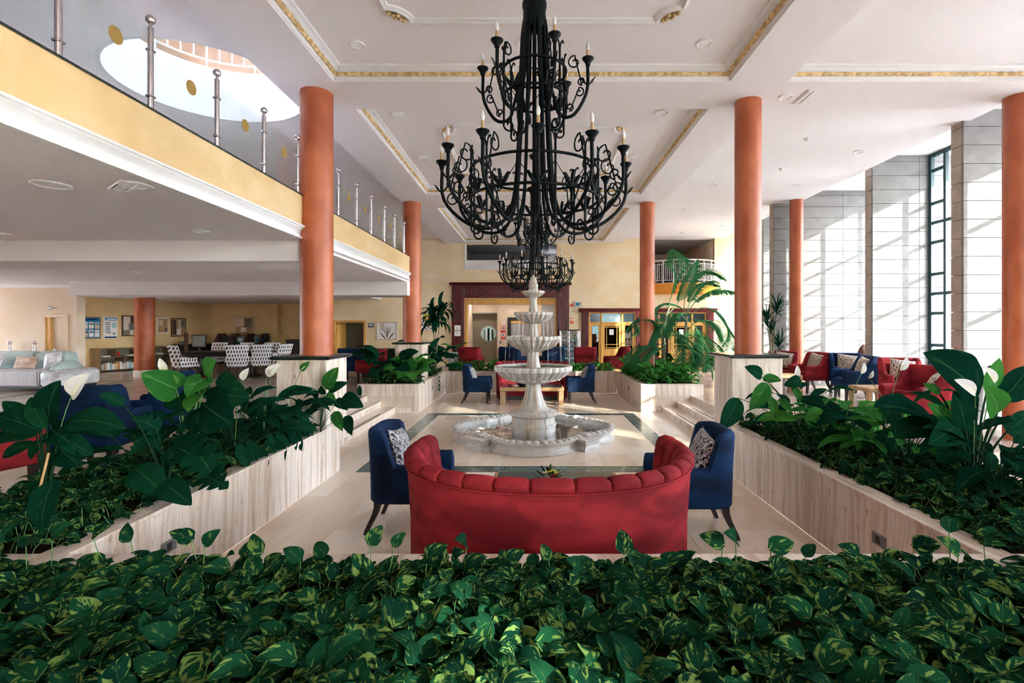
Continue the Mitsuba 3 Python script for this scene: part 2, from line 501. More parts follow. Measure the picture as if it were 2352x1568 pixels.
struct('wall_behind', upright(prism(sg.box(-18.5, .3, 8.3, 5.5).difference(unary_union([sg.box(a, .6, a + 2.8, 5.0) for a in (4.4,)])), 0, .25), -7.2), YEL)
for k, (a, b) in enumerate([(-7.7, E0 - .55), (E1 + .55, S0 - .25), (S1 + .25, Q0 - .25)]):
    struct(f'baseboard_{k + 1}', box(a, b, YB - .02, YB, FLOOR, FLOOR + .12), TRAV)
struct('baseboard_9', box(-13.7, -8.0, 21.47, 21.5, FLOOR, FLOOR + .14), TRAV)

# ---- dropped ceiling with three coffers
COF = [(-2.52, 2.44, 1.74, 6.28), (-2.52, 2.44, 7.06, 11.6), (-2.52, 2.44, 12.87, 17.95)]
sof = unary_union([sg.box(-3.28, -7, 3.16, YB), sg.box(3.16, 6.28, 8.3, 7.06), sg.box(3.16, -7, 8.3, 1.7)])
sof = sof.difference(unary_union([sg.box(a, c, b, d) for a, b, c, d in COF]))
struct('ceiling', prism(sof, ZS, ZC), WHITE, label='dropped white ceiling with three coffers')
oval = sg.Point(-4.35, 6.76).buffer(1.14, 48).intersection(sg.box(-9, 0, -3.46, 12))
top = sg.box(-18.7, -7.2, 6.75, YB + .2).difference(oval)
struct('ceiling_upper', prism(top, ZC, ZC + .75), WHITE, label='white ceiling above the mezzanine and the coffers')
win_edge = sg.Polygon([(6.75, -7.2), (9.6, -7.2), (9.6, YB + .2), (6.75, YB + .2)])
struct('ceiling_window', prism(win_edge, 5.42, 5.84), WHITE)


def cornice(name, c, label, sides='NSEW'):
    """A stepped cornice with a gilt leaf band along the walls of a coffer."""
    a, b, c0, d0 = c
    t = thing(name, label, 'cornice')
    prof = [(0, ZS + .015), (.012, ZS + .015), (.02, ZS + .045), (.026, ZS + .05), (.05, ZS + .09), (.075, ZS + .105), (.085, ZS + .12), (.10, ZS + .13), (.125, ZS + .14), (.13, ZC), (0, ZC)]
    gp = [(.028, ZS + .052), (.038, ZS + .050), (.062, ZS + .088), (.050, ZS + .092)]
    for s in sides:
        for what, pr, m, n in (('moulding', prof, TRIMW, 2), ('gilt_band', gp, GOLD, 90)):
            rings = []
            for k in np.linspace(0, 1, n):
                r = []
                for q, (o, z) in enumerate(pr):
                    bump = .006 * (1 + math.sin(k * n * 2.1)) if what == 'gilt_band' and q in (1, 2) else 0
                    o2 = o + bump
                    if s in 'NS':
                        x = a + o + k * (b - a - 2 * o); y = (d0 - o2) if s == 'N' else (c0 + o2)
                    else:
                        y = c0 + o + k * (d0 - c0 - 2 * o); x = (b - o2) if s == 'E' else (a + o2)
                    r.append((x, y, z))
                rings.append(r)
            part(t, what, loft(rings), m, 30)
    return t


for c, lab in zip(COF, ('stepped white cornice with a gilt leaf band round the nearest ceiling coffer', 'white cornice with a gilt band round the coffer over the fountain', 'small white and gilt cornice round the coffer by the back wall')):
    cornice('coffer_cornice', c, lab)
cornice('coffer_cornice', (3.16, 6.75, 1.7, 6.28), 'white cornice with a gilt band on the ceiling of the window side', 'N')


def ceiling_frame(c, label):
    """The inner moulding with hollow corners and gilt shells."""
    a, b, c0, d0 = c[0] + 1.0, c[1] - .95, c[2] + 1.0, c[3] - 1.0
    t = thing('ceiling_frame', label, 'ceiling moulding'); r = .22

    def run(path, nm='bead'):
        p = np.array([(x, y, ZC) for x, y in path]); d = np.gradient(p, axis=0); d /= np.linalg.norm(d, axis=1, keepdims=True)
        nx = np.stack([-d[:, 1], d[:, 0], d[:, 2] * 0], 1)
        rings = [[p[i] + nx[i] * o + [0, 0, -h] for o, h in ((-.045, 0), (-.04, .018), (-.02, .022), (0, .04), (.02, .022), (.04, .018), (.045, 0))] for i in range(len(p))]
        part(t, nm, loft(rings), TRIMW, 40)
    run([(a + r, c0), (b - r, c0)]); run([(a + r, d0), (b - r, d0)]); run([(a, c0 + r), (a, d0 - r)]); run([(b, c0 + r), (b, d0 - r)])
    for (x, y, s, q) in ((a, c0, 1, 1), (b, c0, -1, 1), (a, d0, 1, -1), (b, d0, -1, -1)):
        g = np.linspace(0, PI / 2, 9)
        run([(x + s * r * math.cos(k), y + q * r * math.sin(k)) for k in g], 'corner_bead')
        lumps = [ellipsoid(x + s * rr * math.cos(k), y + q * rr * math.sin(k), ZC - .02, .028, .028, .03, 6) for k, rr in ((.15, .15), (.45, .13), (.8, .10), (1.1, .13), (1.42, .15), (.8, .16))]
        part(t, 'gilt_shell', join(lumps), GOLD, True)


for c, lab in zip(COF, ('raised moulding frame with gilt corner shells on the nearest coffer ceiling', 'raised frame with gilt corners on the ceiling of the middle coffer', 'raised frame with gilt corners in the coffer farthest away')):
    ceiling_frame(c, lab)

# ---- round opening to the floor above
ring = oval.buffer(.1).difference(oval)
struct('wall_opening', prism(oval.buffer(.05).difference(oval), ZC - .001, ZC + .76), TRIMW, label='white rim wall of the oval opening in the ceiling')
up_room = sg.box(-9, 3.2, -2.6, 11.5)
struct('wall_above', join(prism(up_room.buffer(.15, join_style=2).difference(up_room), 5.84, 8.6)), YELP)
struct('ceiling_above', prism(up_room.buffer(.15, join_style=2).difference(sg.Point(-4.9, 7.3).buffer(1.25)), 8.6, 8.75), WHITE)
struct('wall_above_opening', prism(oval.buffer(.06).difference(oval.buffer(.005)).intersection(unary_union([sg.box(-3.9, 4, -3, 9), sg.box(-9, 3, -3, 6.2)])), 5.84, 8.6), TRIMW)
t = thing('oval_railing', 'white railing of thin bars seen through the oval ceiling opening', 'railing')
g = np.linspace(math.radians(62), math.radians(190), 17)
cp = [np.array([-4.35 + 1.2 * math.cos(k), 6.76 + 1.2 * math.sin(k)]) for k in g]
for z, r, nm in ((5.98, .014, 'bottom_rail'), (6.85, .022, 'handrail')):
    part(t, nm, tube([(p[0], p[1], z) for p in cp], r, 6), WPAINT, True)
for k, p in enumerate(cp):
    part(t, 'bar', tube([(p[0], p[1], 5.84 if k % 4 == 0 else 5.98), (p[0], p[1], 6.85)], .013 if k % 4 else .018, 6), WPAINT, True)
t = thing('wall_cabinet', 'yellow wooden cabinet on the floor above, seen through the oval opening', 'cabinet')
part(t, 'body', cbox(-8.9, -8.5, 8.4, 9.3, 5.84, 8.0, .02), PINE)

# ---- mezzanine
FX = -2.98
struct('mezzanine_floor', join(box(-18.5, FX - .10, -7, 11.98, 3.0, 3.50), box(-18.5, -5.7, 11.98, YB, 2.95, 3.5)), WHITE, label='white mezzanine slab on the left')
struct('ceiling_beam', box(-18.5, FX - .06, 6.6, 7.46, 2.73, 3.0), WHITE)
struct('ceiling_beam_rear', box(-11.06, FX - .06, 11.93, 12.85, 2.63, 3.0), WHITE)
struct('ceiling_middle', box(-18.5, FX - .07, 7.46, 12.9, 2.95, 3.0), WHITE)
struct('ceiling_rear', box(-16, -5.6, 12.85, 21.6, 2.88, 2.97), WHITE, label='low white ceiling of the dining corner')
struct('wall_fascia', box(FX - .05, FX, -6, 11.93, 3.16, 3.54), FASC, label='sand yellow fascia of the mezzanine')
struct('trim_2', box(FX - .3, FX + .012, -6, 11.93, 3.54, 3.555), GRANITE)
t = thing('mezzanine_moulding', 'white stepped moulding under the yellow mezzanine edge', 'moulding')
pr = [(-.095, 3.158), (.035, 3.158), (.042, 3.148), (.042, 3.138), (.022, 3.130), (.018, 3.122), (-.008, 3.105), (-.036, 3.085), (-.050, 3.06), (-.050, 3.052), (-.030, 3.050), (-.030, 3.030), (-.014, 3.026), (-.014, 3.014), (.008, 3.008), (.008, 2.992), (-.095, 2.990)]
for y0, y1 in ((-6, 6.46), (6.80, 11.93)):
    part(t, 'moulding', loft([[(FX + o, y, z) for o, z in pr] for y in (y0, y1)]), TRIMW)

# glass balustrade on the mezzanine edge
t = thing('glass_balustrade', 'frameless glass balustrade with gold discs along the mezzanine edge', 'balustrade')
py_ = [2.38, 3.17, 3.93, 4.75, 5.57, 6.36, 7.67, 8.46, 9.21, 10.02, 10.74, 11.53]
for y in py_:
    p = part(t, 'post', join(cyl(FX - .03, y, 3.555, 4.20, .021, 12), cyl(FX - .03, y, 4.20, 4.235, .011, 10)), CHROME, 40)
    part(p, 'ball', ball(FX - .03, y, 4.262, .036, 14), CHROME, True)
    for z in (3.66, 4.02):
        part(p, 'clamp', join(cbox(FX - .055, FX - .005, y - .03, y + .03, z - .010, z + .010, .006)), CHROME)
for y0, y1 in zip(py_[:-1], py_[1:]):
    if y0 < 6.4 < y1: continue
    part(t, 'pane', (np.array([(FX - .032, y0 + .03, 3.60), (FX - .032, y1 - .03, 3.60), (FX - .032, y1 - .03, 4.17), (FX - .032, y0 + .03, 4.17)]), np.array([[0, 1, 2], [0, 2, 3]])), GLASS, label='clear glass pane')
    yc = (y0 + y1) / 2 + .05
    part(t, 'gold_disc', mv(lathe([(.0001, 0), (.062, 0), (.062, .004), (.0001, .004)], 24), FX - .028, yc, 3.95, ry=PI / 2), BRASS, label='round gold sticker')

# ---- columns
def column(x, y, r, z0, ztop, label, ped=None):
    t = thing('column', label, 'column')
    part(t, 'shaft', cyl(x, y, z0, ztop, r, 40), ORANGE, 40)
    if ped:
        a, b, c, d, zb = ped
        p = part(t, 'pedestal', cbox(a, b, c, d, zb, 1.455, .006), TRAV, label='travertine pedestal')
        o = .06
        prof = [(0, 1.455), (.03, 1.455), (.05, 1.462), (.06, 1.475), (.06, 1.485), (.05, 1.50), (0, 1.505)]
        part(t, 'cap_slab', loft([[(a - q, c - q, z), (b + q, c - q, z), (b + q, d + q, z), (a - q, d + q, z)] for q, z in prof]), GRANITE, label='black granite cap')
        return t, p
    return t, None


c1, p1 = column(-2.87, 6.60, .205, 1.5, ZS, 'thick terracotta column on a pedestal, in front of the mezzanine edge', (-3.19, -2.57, 6.19, 6.85, FLOOR))
part(p1, 'hatch', cbox(-2.98, -2.84, 6.176, 6.19, .72, .85, .004), TRAV, label='small stone hatch with screws')
column(2.90, 6.84, .172, 1.5, ZS, 'tall terracotta column on a pedestal behind the right planter', (2.57, 3.23, 6.55, 7.2, FLOOR))
column(-3.04, 12.40, .215, 1.42, ZS, 'terracotta column at the far end of the mezzanine', (-3.37, -2.71, 12.07, 12.73, FLOOR))
column(2.77, 12.40, .18, FLOOR, ZS, 'terracotta column between the shop front and the palm')
column(6.46, 6.70, .17, FLOOR, ZS, 'terracotta column cut by the right edge of the photo')
column(6.64, 12.75, .16, FLOOR, ZC, 'slim terracotta column in front of the pale stone wall')
cg, _ = column(-12.0, 15.43, .26, FLOOR + .17, 3.0, 'terracotta column with a pale base ring beside the bookcase')
part(cg, 'base_ring', cyl(-12.0, 15.43, FLOOR, FLOOR + .20, .285, 40), TRIMW, 40, label='pale stone base ring')

# ---- planters: stone panels, capping slabs, soil
def planter(name, label, inner, outer_poly, soil_poly, h=.62):
    """inner: list of ((x0,y0),(x1,y1)) faces towards the lounge, their outer side to the right of travel."""
    t = thing(name, label, 'planter')
    for (x0, y0), (x1, y1), zb in inner:
        L = math.hypot(x1 - x0, y1 - y0); n = max(1, round(L / .62)); ux, uy = (x1 - x0) / L, (y1 - y0) / L
        a = math.atan2(uy, ux)
        for k in range(n):
            s0, s1 = k * L / n + .0006, (k + 1) * L / n - .0006
            part(t, 'panel', mv(cbox(s0, s1, -.02, .0, zb, h - .028, .0015), x0, y0, 0, rz=a), TRAV)
            part(t, 'cap_slab', mv(cbox(s0, s1, -.15, .008, h - .027, h, .003), x0, y0, 0, rz=a), TRAV)
    part(t, 'core', prism(outer_poly, .0, h - .03), TRAV)
    part(t, 'soil', prism(soil_poly, h - .05, h - .012), SOIL)
    return t


def ringpoly(x0, y0, x1, y1, w=.14):
    return sg.box(x0, y0, x1, y1).difference(sg.box(x0 + w, y0 + w, x1 - w, y1 - w))


pn = planter('planter', 'travertine planter across the very front, full of pothos', [((-4.4, 2.73), (4.4, 2.73), 0)], ringpoly(-4.4, 1.0, 4.4, 2.71), sg.box(-4.3, 1.1, 4.3, 2.6))
pl = planter('planter', 'travertine planter along the left of the sunken lounge', [((XL, 6.56), (XL, 2.73), 0), ((-3.9, 6.56), (XL, 6.56), 0)], sg.box(-3.9, 2.73, XL - .02, 6.54).difference(sg.box(-3.76, 2.74, XL - .16, 6.4)).difference(sg.box(-3.2, 6.1, -2.5, 7)), sg.box(-3.78, 2.75, XL - .14, 6.42).difference(sg.box(-3.2, 6.18, -2.5, 7)))
pr_ = planter('planter', 'travertine planter along the right of the sunken lounge', [((XR, 2.73), (XR, 6.56), 0)], sg.box(XR + .02, 2.73, 3.9, 6.54).difference(sg.box(XR + .16, 2.74, 3.76, 6.4)), sg.box(XR + .14, 2.75, 3.78, 6.42))
pfl = planter('planter', 'travertine planter corner on the far left, beyond the steps', [((-3.89, 11.0), (XL, 11.0), 0), ((XL, 14.26), (XL, 11.0), 0)][::1] and [((XL, 11.0), (-3.89, 11.0), 0), ((XL, 14.26), (XL, 11.0), 0)], ringpoly(-3.89, 11.02, XL - .02, 14.3), sg.box(-3.78, 11.12, XL - .12, 14.2))
pfr = planter('planter', 'travertine planter corner on the far right, under the palm', [((3.69, 11.0), (2.32, 11.0), 0), ((2.32, 11.0), (2.32, 14.26), 0)], ringpoly(2.34, 11.02, 3.69, 14.3), sg.box(2.44, 11.12, 3.58, 14.2))
pb = planter('planter', 'low travertine planter that closes the lounge behind the far sofa', [((2.32, 14.26), (XL, 14.26), 0)], ringpoly(XL, 14.28, 2.32, 14.9), sg.box(XL + .1, 14.38, 2.25, 14.82))


def outlet(t, m, label):
    p = part(t, 'socket', m, GREYP, label=label)
    return p


outlet(pl, cbox(XL - .002, XL + .012, 3.42, 3.56, .29, .375, .004), 'grey wall socket'); part(f'{pl}__socket', 'insert', cbox(XL + .01, XL + .014, 3.46, 3.51, .305, .36, .003), BLACK)
outlet(pr_, cbox(XR - .012, XR + .002, 3.50, 3.64, .30, .385, .004), 'grey wall socket'); part(f'{pr_}__socket', 'insert', cbox(XR - .014, XR - .01, 3.55, 3.60, .315, .37, .003), BLACK)
outlet(pfl, cbox(XL - .002, XL + .012, 12.4, 12.5, .33, .41, .004), 'dark wall socket')
outlet(pfr, cbox(2.31, 2.322, 12.4, 12.5, .33, .41, .004), 'dark wall socket')

# ---- steps
def steps(label, xs, y0, y1, sgn):
    t = thing('steps', label, 'steps')
    for k, x in enumerate(xs):
        z = FLOOR * (k + 1) / 3
        x2 = xs[k + 1] if k < 2 else x + sgn * .6
        lo, hi = sorted((x, x2))
        if k < 2:
            p = part(t, 'tread', cbox(lo - (.02 if sgn > 0 else 0), hi + (.02 if sgn < 0 else 0), y0, y1, z - .03, z, .004), FLT)
            e0, e1 = sorted((x + sgn * .035, x + sgn * .06))
            part(p, 'grip_strip', box(e0, e1, y1 - 2.4, y1 - .9, z, z + .0015), BLACK)
        part(t, 'riser', box(min(x, x + sgn * .02), max(x, x + sgn * .02), y0, y1, z - FLOOR / 3, z - (.03 if k < 2 else .0)), TRAV)
        part(t, 'core', box(lo + .02, hi, y0, y1, 0, z - .03), TRAV)
    return t


steps('three low marble steps on the left, up to the floor under the mezzanine', (-3.07, -3.38, -3.68), 6.86, 11.0, -1)
steps('three low marble steps on the right, behind the column pedestal', (2.80, 3.11, 3.42), 6.56, 11.0, 1)

# ---- window side: stone piers and windows between them
PIERS = [(-3.2, 6.55), (-.4, 6.6), (2.4, 6.65), (5.15, 6.68), (7.85, 6.70), (10.38, 6.98), (13.04, 6.2), (15.57, 7.08)]
GX = 8.17
for k, (y, x0) in enumerate(PIERS):
    key = f'wall_window_{k + 1}'
    struct(key, box(x0 + .03, 8.75 if y < 10 else 9.3, y + .03, y + .22, .3, 5.5), STONE)
    if y < 5: continue
    for c in range(18):
        z0, z1 = FLOOR + c * .29, FLOOR + (c + 1) * .29 - .006
        if z0 > 5.42: break
        z1 = min(z1, 5.42)
        cuts = [x0, 8.0, 8.75] if y < 10 else ([x0, 8.0, 9.3] if y > 13 else [x0, x0 + .97, 9.3])
        for a, b in zip(cuts[:-1], cuts[1:]):
            part(key, 'stone', cbox(a, b - .005, y, y + .04, z0, z1, .003), STONE2)
        part(key, 'side_stone', cbox(x0, x0 + .04, y + .042, y + .24, z0, z1, .003), STONE)
for k, ((y0, xa), (y1, xb)) in enumerate(zip(PIERS, PIERS[1:] + [(YB, 7.1)])):
    t = f'window_{k + 1}'
    a, b = y0 + .22, y1
    GX = 8.17 if k < 5 else 8.95
    if k < 2:
        struct('wall_right_near', box(GX, GX + .2, a, b, .3, 5.5), STONE); continue
    fr = [cbox(GX - .04, GX + .04, a, a + .07, FLOOR, 5.42, .006), cbox(GX - .04, GX + .04, b - .07, b, FLOOR, 5.42, .006), cbox(GX - .04, GX + .04, a, b, 5.35, 5.42, .006), cbox(GX - .04, GX + .04, a, b, FLOOR, FLOOR + .07, .006)]
    struct(t, join(fr), WINF, label='tall dark green steel window')
    m1, m2 = b - .40, b - 1.15
    for m in (m1, m2, (a + m2) / 2): part(t, 'mullion', cbox(GX - .035, GX + .035, m - .03, m + .03, FLOOR + .07, 5.35, .005), WINF)
    for q, z in enumerate((5.07, 4.40, 4.0, 3.6, 2.95, 2.55, 2.15, 1.5, 1.1, .7)):
        part(t, 'bar', cbox(GX - .03, GX + .03, m1 + .03, b - .07, z - .028, z + .028, .005), WINF)
        if q in (2, 5, 8): part(t, 'bar', cbox(GX - .03, GX + .03, m2 + .03, m1 - .03, z - .028, z + .028, .005), WINF)
        part(t, 'bar', cbox(GX - .03, GX + .03, a + .07, m2 - .03, z - .028, z + .028, .005), WINF)
    part(t, 'pane', (np.array([(GX, a, FLOOR), (GX, b, FLOOR), (GX, b, 5.4), (GX, a, 5.4)]), np.array([[0, 1, 2], [0, 2, 3]])), WGLASS)
struct('wall_right_upper', box(6.75, 6.8, -7.2, YB + .2, ZC, 5.84), WHITE)
# ================================================================ back wall: entrance, shops, balcony, doors
def frect(x0, x1, z0, z1, y, d=.012, r=.003):
    """A thin panel on a wall facing the hall; d is its thickness towards the hall."""
    return cbox(x0, x1, y - d, y, z0, z1, r)


def frame_mesh(x0, x1, z0, z1, w, y0, y1, r=.004, bottom=True):
    ms = [cbox(x0, x0 + w, y0, y1, z0, z1, r), cbox(x1 - w, x1, y0, y1, z0, z1, r), cbox(x0 + w, x1 - w, y0, y1, z1 - w, z1, r)]
    if bottom: ms.append(cbox(x0 + w, x1 - w, y0, y1, z0, z0 + w, r))
    return join(ms)


# ---- mahogany entrance surround
t = thing('entrance_surround', 'dark red mahogany panelled surround of the lift lobby entrance', 'door surround')
X0, X1, ZT = bx(1039), bx(1307), bz(655)
zl = bz(684)
for s, (a, b) in enumerate(((X0, E0), (E1, X1))):
    p = part(t, 'pilaster', cbox(a, b, YB - .10, YB + .02, FLOOR, ZT, .008), MAHO)
    for z0, z1 in ((FLOOR + .06, bz(795)), (bz(785), bz(690)), (bz(680), bz(661))):
        part(p, 'panel_bead', frame_mesh(a + .08, b - .08, z0, z1, .022, YB - .118, YB - .10), MAHO)
    part(p, 'ledge', cbox(a - .03, b + .03, YB - .13, YB, bz(791), bz(788), .006), MAHO)
p = part(t, 'lintel', cbox(E0, E1, YB - .08, YB + .02, zl, ZT, .008), MAHO)
za, zb_, w = bz(680), bz(661), .02
xm = [E0 + .06, E0 + .76, E1 - .76, E1 - .06]
xs = (E0 + E1) / 2
for a, b in ((E0 + .06, bx(1118)), (bx(1124), bx(1228)), (bx(1234), E1 - .06)):
    i0 = .16
    pts = [(a if a < E0 + .1 else a + i0, za), (b if b > E1 - .1 else b - i0, za), (b if b > E1 - .1 else b, (za + zb_) / 2 if b < E1 - .1 else za), (b if b > E1 - .1 else b - i0, zb_), (a if a < E0 + .1 else a + i0, zb_), (a, (za + zb_) / 2 if a > E0 + .1 else zb_)]
    part(p, 'panel_bead', tube([(x, YB - .085, z) for x, z in pts], .014, 6, closed=True), MAHO)
part(t, 'cornice', loft([[(x, YB - y, z) for y, z in ((-.02, ZT), (.13, ZT), (.15, ZT + .03), (.20, ZT + .055), (.22, ZT + .09), (-.02, ZT + .09))] for x in (X0 - .08, X1 + .08)]), MAHO)
part(t, 'inner_frame', join(cbox(E0, E0 + .09, YB, YB + .25, FLOOR, zl, .004), cbox(E1 - .06, E1, YB, YB + .25, FLOOR, zl, .004), cbox(E0 + .09, E1 - .06, YB + .02, YB + .25, bz(699), zl, .004)), PINE, label='yellow wooden lining')
for k, (z0, z1) in enumerate(((bz(759), bz(747)), (bz(772), bz(760)))):
    q = single('notice_sheet', ('white notice sheet on the left mahogany pilaster, the upper one', 'white notice sheet on the left mahogany pilaster, the lower one')[k], 'notice', frect(bx(1045), bx(1059), z0 + .01, z1, YB - .118, .004, .001), WHITEP)
    for i in range(4): part(q, 'text_line', box(bx(1047), bx(1047) + (.10, .17, .15, .12)[i], YB - .1235, YB - .122, z1 - .05 - i * .03, z1 - .042 - i * .03), GREYP)
# ---- the lobby behind it
LY = 21.4
for k_, b_ in enumerate((box(E0 - .1, bx(1131) + .3, LY, LY + .2, .3, 3.2), box(bx(1131) + .02, E1 + .3, 20.2, 20.4, .3, 3.2), box(bx(1131) + .02, bx(1131) + .2, 20.4, LY, .3, 3.2), box(E0 - .3, E0 - .1, YB + .25, LY, .3, 3.2), box(E1 + .1, E1 + .3, YB + .25, 20.2, .3, 3.2))): struct(f'wall_lobby_{k_ + 1}', b_, YELP)
for k_, (x_, y_) in enumerate(((-2.3, 20.6), (-.9, 19.4), (.2, 19.4))):
    t = thing('lobby_lamp', ('round ceiling lamp over the olive lobby corner', 'round ceiling lamp in the lobby before the lift', 'round ceiling lamp at the right of the lobby')[k_], 'ceiling light')
    part(t, 'ring', mv(lathe([(.12, 0), (.15, 0), (.15, -.02), (.12, -.02), (.12, 0)], 24), x_, y_, 3.02), TRIMW, 40)
    part(t, 'lens', mv(lathe([(.0001, -.012), (.12, -.012), (.12, -.002), (.0001, -.002)], 24), x_, y_, 3.02), WHITEP, emitter={'type': 'area', 'radiance': rgb(.42, .40, .36)})
struct('ceiling_lobby', box(E0 - .3, E1 + .3, YB + .25, LY + .2, 3.02, 3.2), WHITE)
struct('wall_lobby_dark', join(box(E0 - .1, bx(1131) + .25, LY - .04, LY, .3, 2.45), box(E0 - .1, bx(1131) + .25, LY - .3, LY, 2.45, 2.5)), OLIVE)
t = thing('porthole', 'round window in the olive lobby wall with green garden behind', 'window')
m_ = lathe([(.30, -.03), (.335, -.03), (.335, .0), (.30, .0), (.30, -.03)], 40)
cx_, cz_ = -1.98, 1.60
part(t, 'frame', mv(m_, cx_, LY - .04, cz_, rx=PI / 2), TRIMW, 40)
part(t, 'pane', mv(lathe([(.0001, 0), (.305, 0), (.305, .006), (.0001, .006)], 40), cx_, LY - .055, cz_, rx=PI / 2), SKYP)
for k, (x, w_, m) in enumerate(((-.17, .05, OLIVE), (-.08, .03, WHITEP), (.0, .07, DARKL), (.1, .03, WHITEP), (.17, .06, POTH))):
    h = math.sqrt(.29 ** 2 - x * x)
    part(t, 'garden_view', box(cx_ + x - w_ / 2, cx_ + x + w_ / 2, LY - .075, LY - .062, cz_ - h, cz_ + h * .8), m)
t = thing('lift_door', 'grey lift door in a black surround with a yellow head', 'lift')
LX0, LX1, LZ = bx(1158) + .02, bx(1222), 2.28
part(t, 'surround', frame_mesh(LX0, LX1, FLOOR, LZ, .13, 20.12, 20.2, bottom=False), BLACK)
part(t, 'head', cbox(LX0 + .13, LX1 - .13, 20.15, 20.2, LZ - .25, LZ - .13, .004), PINE)
for a, b in ((LX0 + .13, (LX0 + LX1) / 2 - .002), ((LX0 + LX1) / 2 + .002, LX1 - .13)):
    part(t, 'door_leaf', cbox(a, b, 20.17, 20.2, FLOOR, LZ - .25, .003), GREYW)
for k, z in enumerate((1.86, 1.58)):
    q = thing('prohibition_sign', ('upper round prohibition sign left of the lift door', 'lower round prohibition sign left of the lift door')[k], 'sign')
    part(q, 'ring', mv(lathe([(.075, -.004), (.10, -.004), (.10, .004), (.075, .004), (.075, -.004)], 28), -1.28, 20.19, z, rx=PI / 2), REDP, 40)
    part(q, 'plate', mv(lathe([(.0001, 0), (.08, 0), (.08, .003), (.0001, .003)], 28), -1.28, 20.194, z, rx=PI / 2), WHITEP)
    part(q, 'caption', cbox(-1.38, -1.18, 20.185, 20.19, z - .17, z - .12, .002), REDP)
    part(q, 'figure', cbox(-1.31, -1.25, 20.186, 20.19, z - .04, z + .03, .002), BLACK)
single('call_button', 'small dark lift call button plate', 'button', cbox(-1.42, -1.36, 20.185, 20.2, 1.22, 1.34, .004), GREYP)
t = thing('waste_bin', 'slim dark standing bin at the lobby wall', 'bin')
part(t, 'body', cyl(-1.36, 19.95, FLOOR, 1.02, .11, 20), BLACK, 40); part(t, 'rim', cyl(-1.36, 19.95, 1.02, 1.05, .118, 20), CHROME, 40)
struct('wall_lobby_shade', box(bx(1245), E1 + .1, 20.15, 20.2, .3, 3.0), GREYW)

# ---- opening on the upper floor
t = 'window_upper'
struct(t, join(cbox(U0 - .06, U0, YB - .03, YB + .25, UB - .1, UT + .05, .004), cbox(U0 - .06, U1 + .03, YB - .03, YB + .25, UB - .36 + .25, UB, .004), box(U0 - .02, U1, YB + .06, YB + .1, UB, UB + .24)), TRIMW)
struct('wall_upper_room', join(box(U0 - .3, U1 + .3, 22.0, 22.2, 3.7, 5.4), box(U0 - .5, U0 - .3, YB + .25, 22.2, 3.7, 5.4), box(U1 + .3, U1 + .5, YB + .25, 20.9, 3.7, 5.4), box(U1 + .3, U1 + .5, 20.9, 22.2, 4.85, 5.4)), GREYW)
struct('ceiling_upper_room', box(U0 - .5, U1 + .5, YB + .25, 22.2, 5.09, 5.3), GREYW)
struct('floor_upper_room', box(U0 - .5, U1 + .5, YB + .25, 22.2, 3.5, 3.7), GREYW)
struct('wall_upper_bright', join(cbox(bx(1222) + .05, bx(1257) + .05, 21.2, 21.9, 3.7, 4.80, .02), cbox(bx(1222) + .06, bx(1257) - .02, 21.14, 21.2, 4.70, 4.74, .005)), TRIMW)

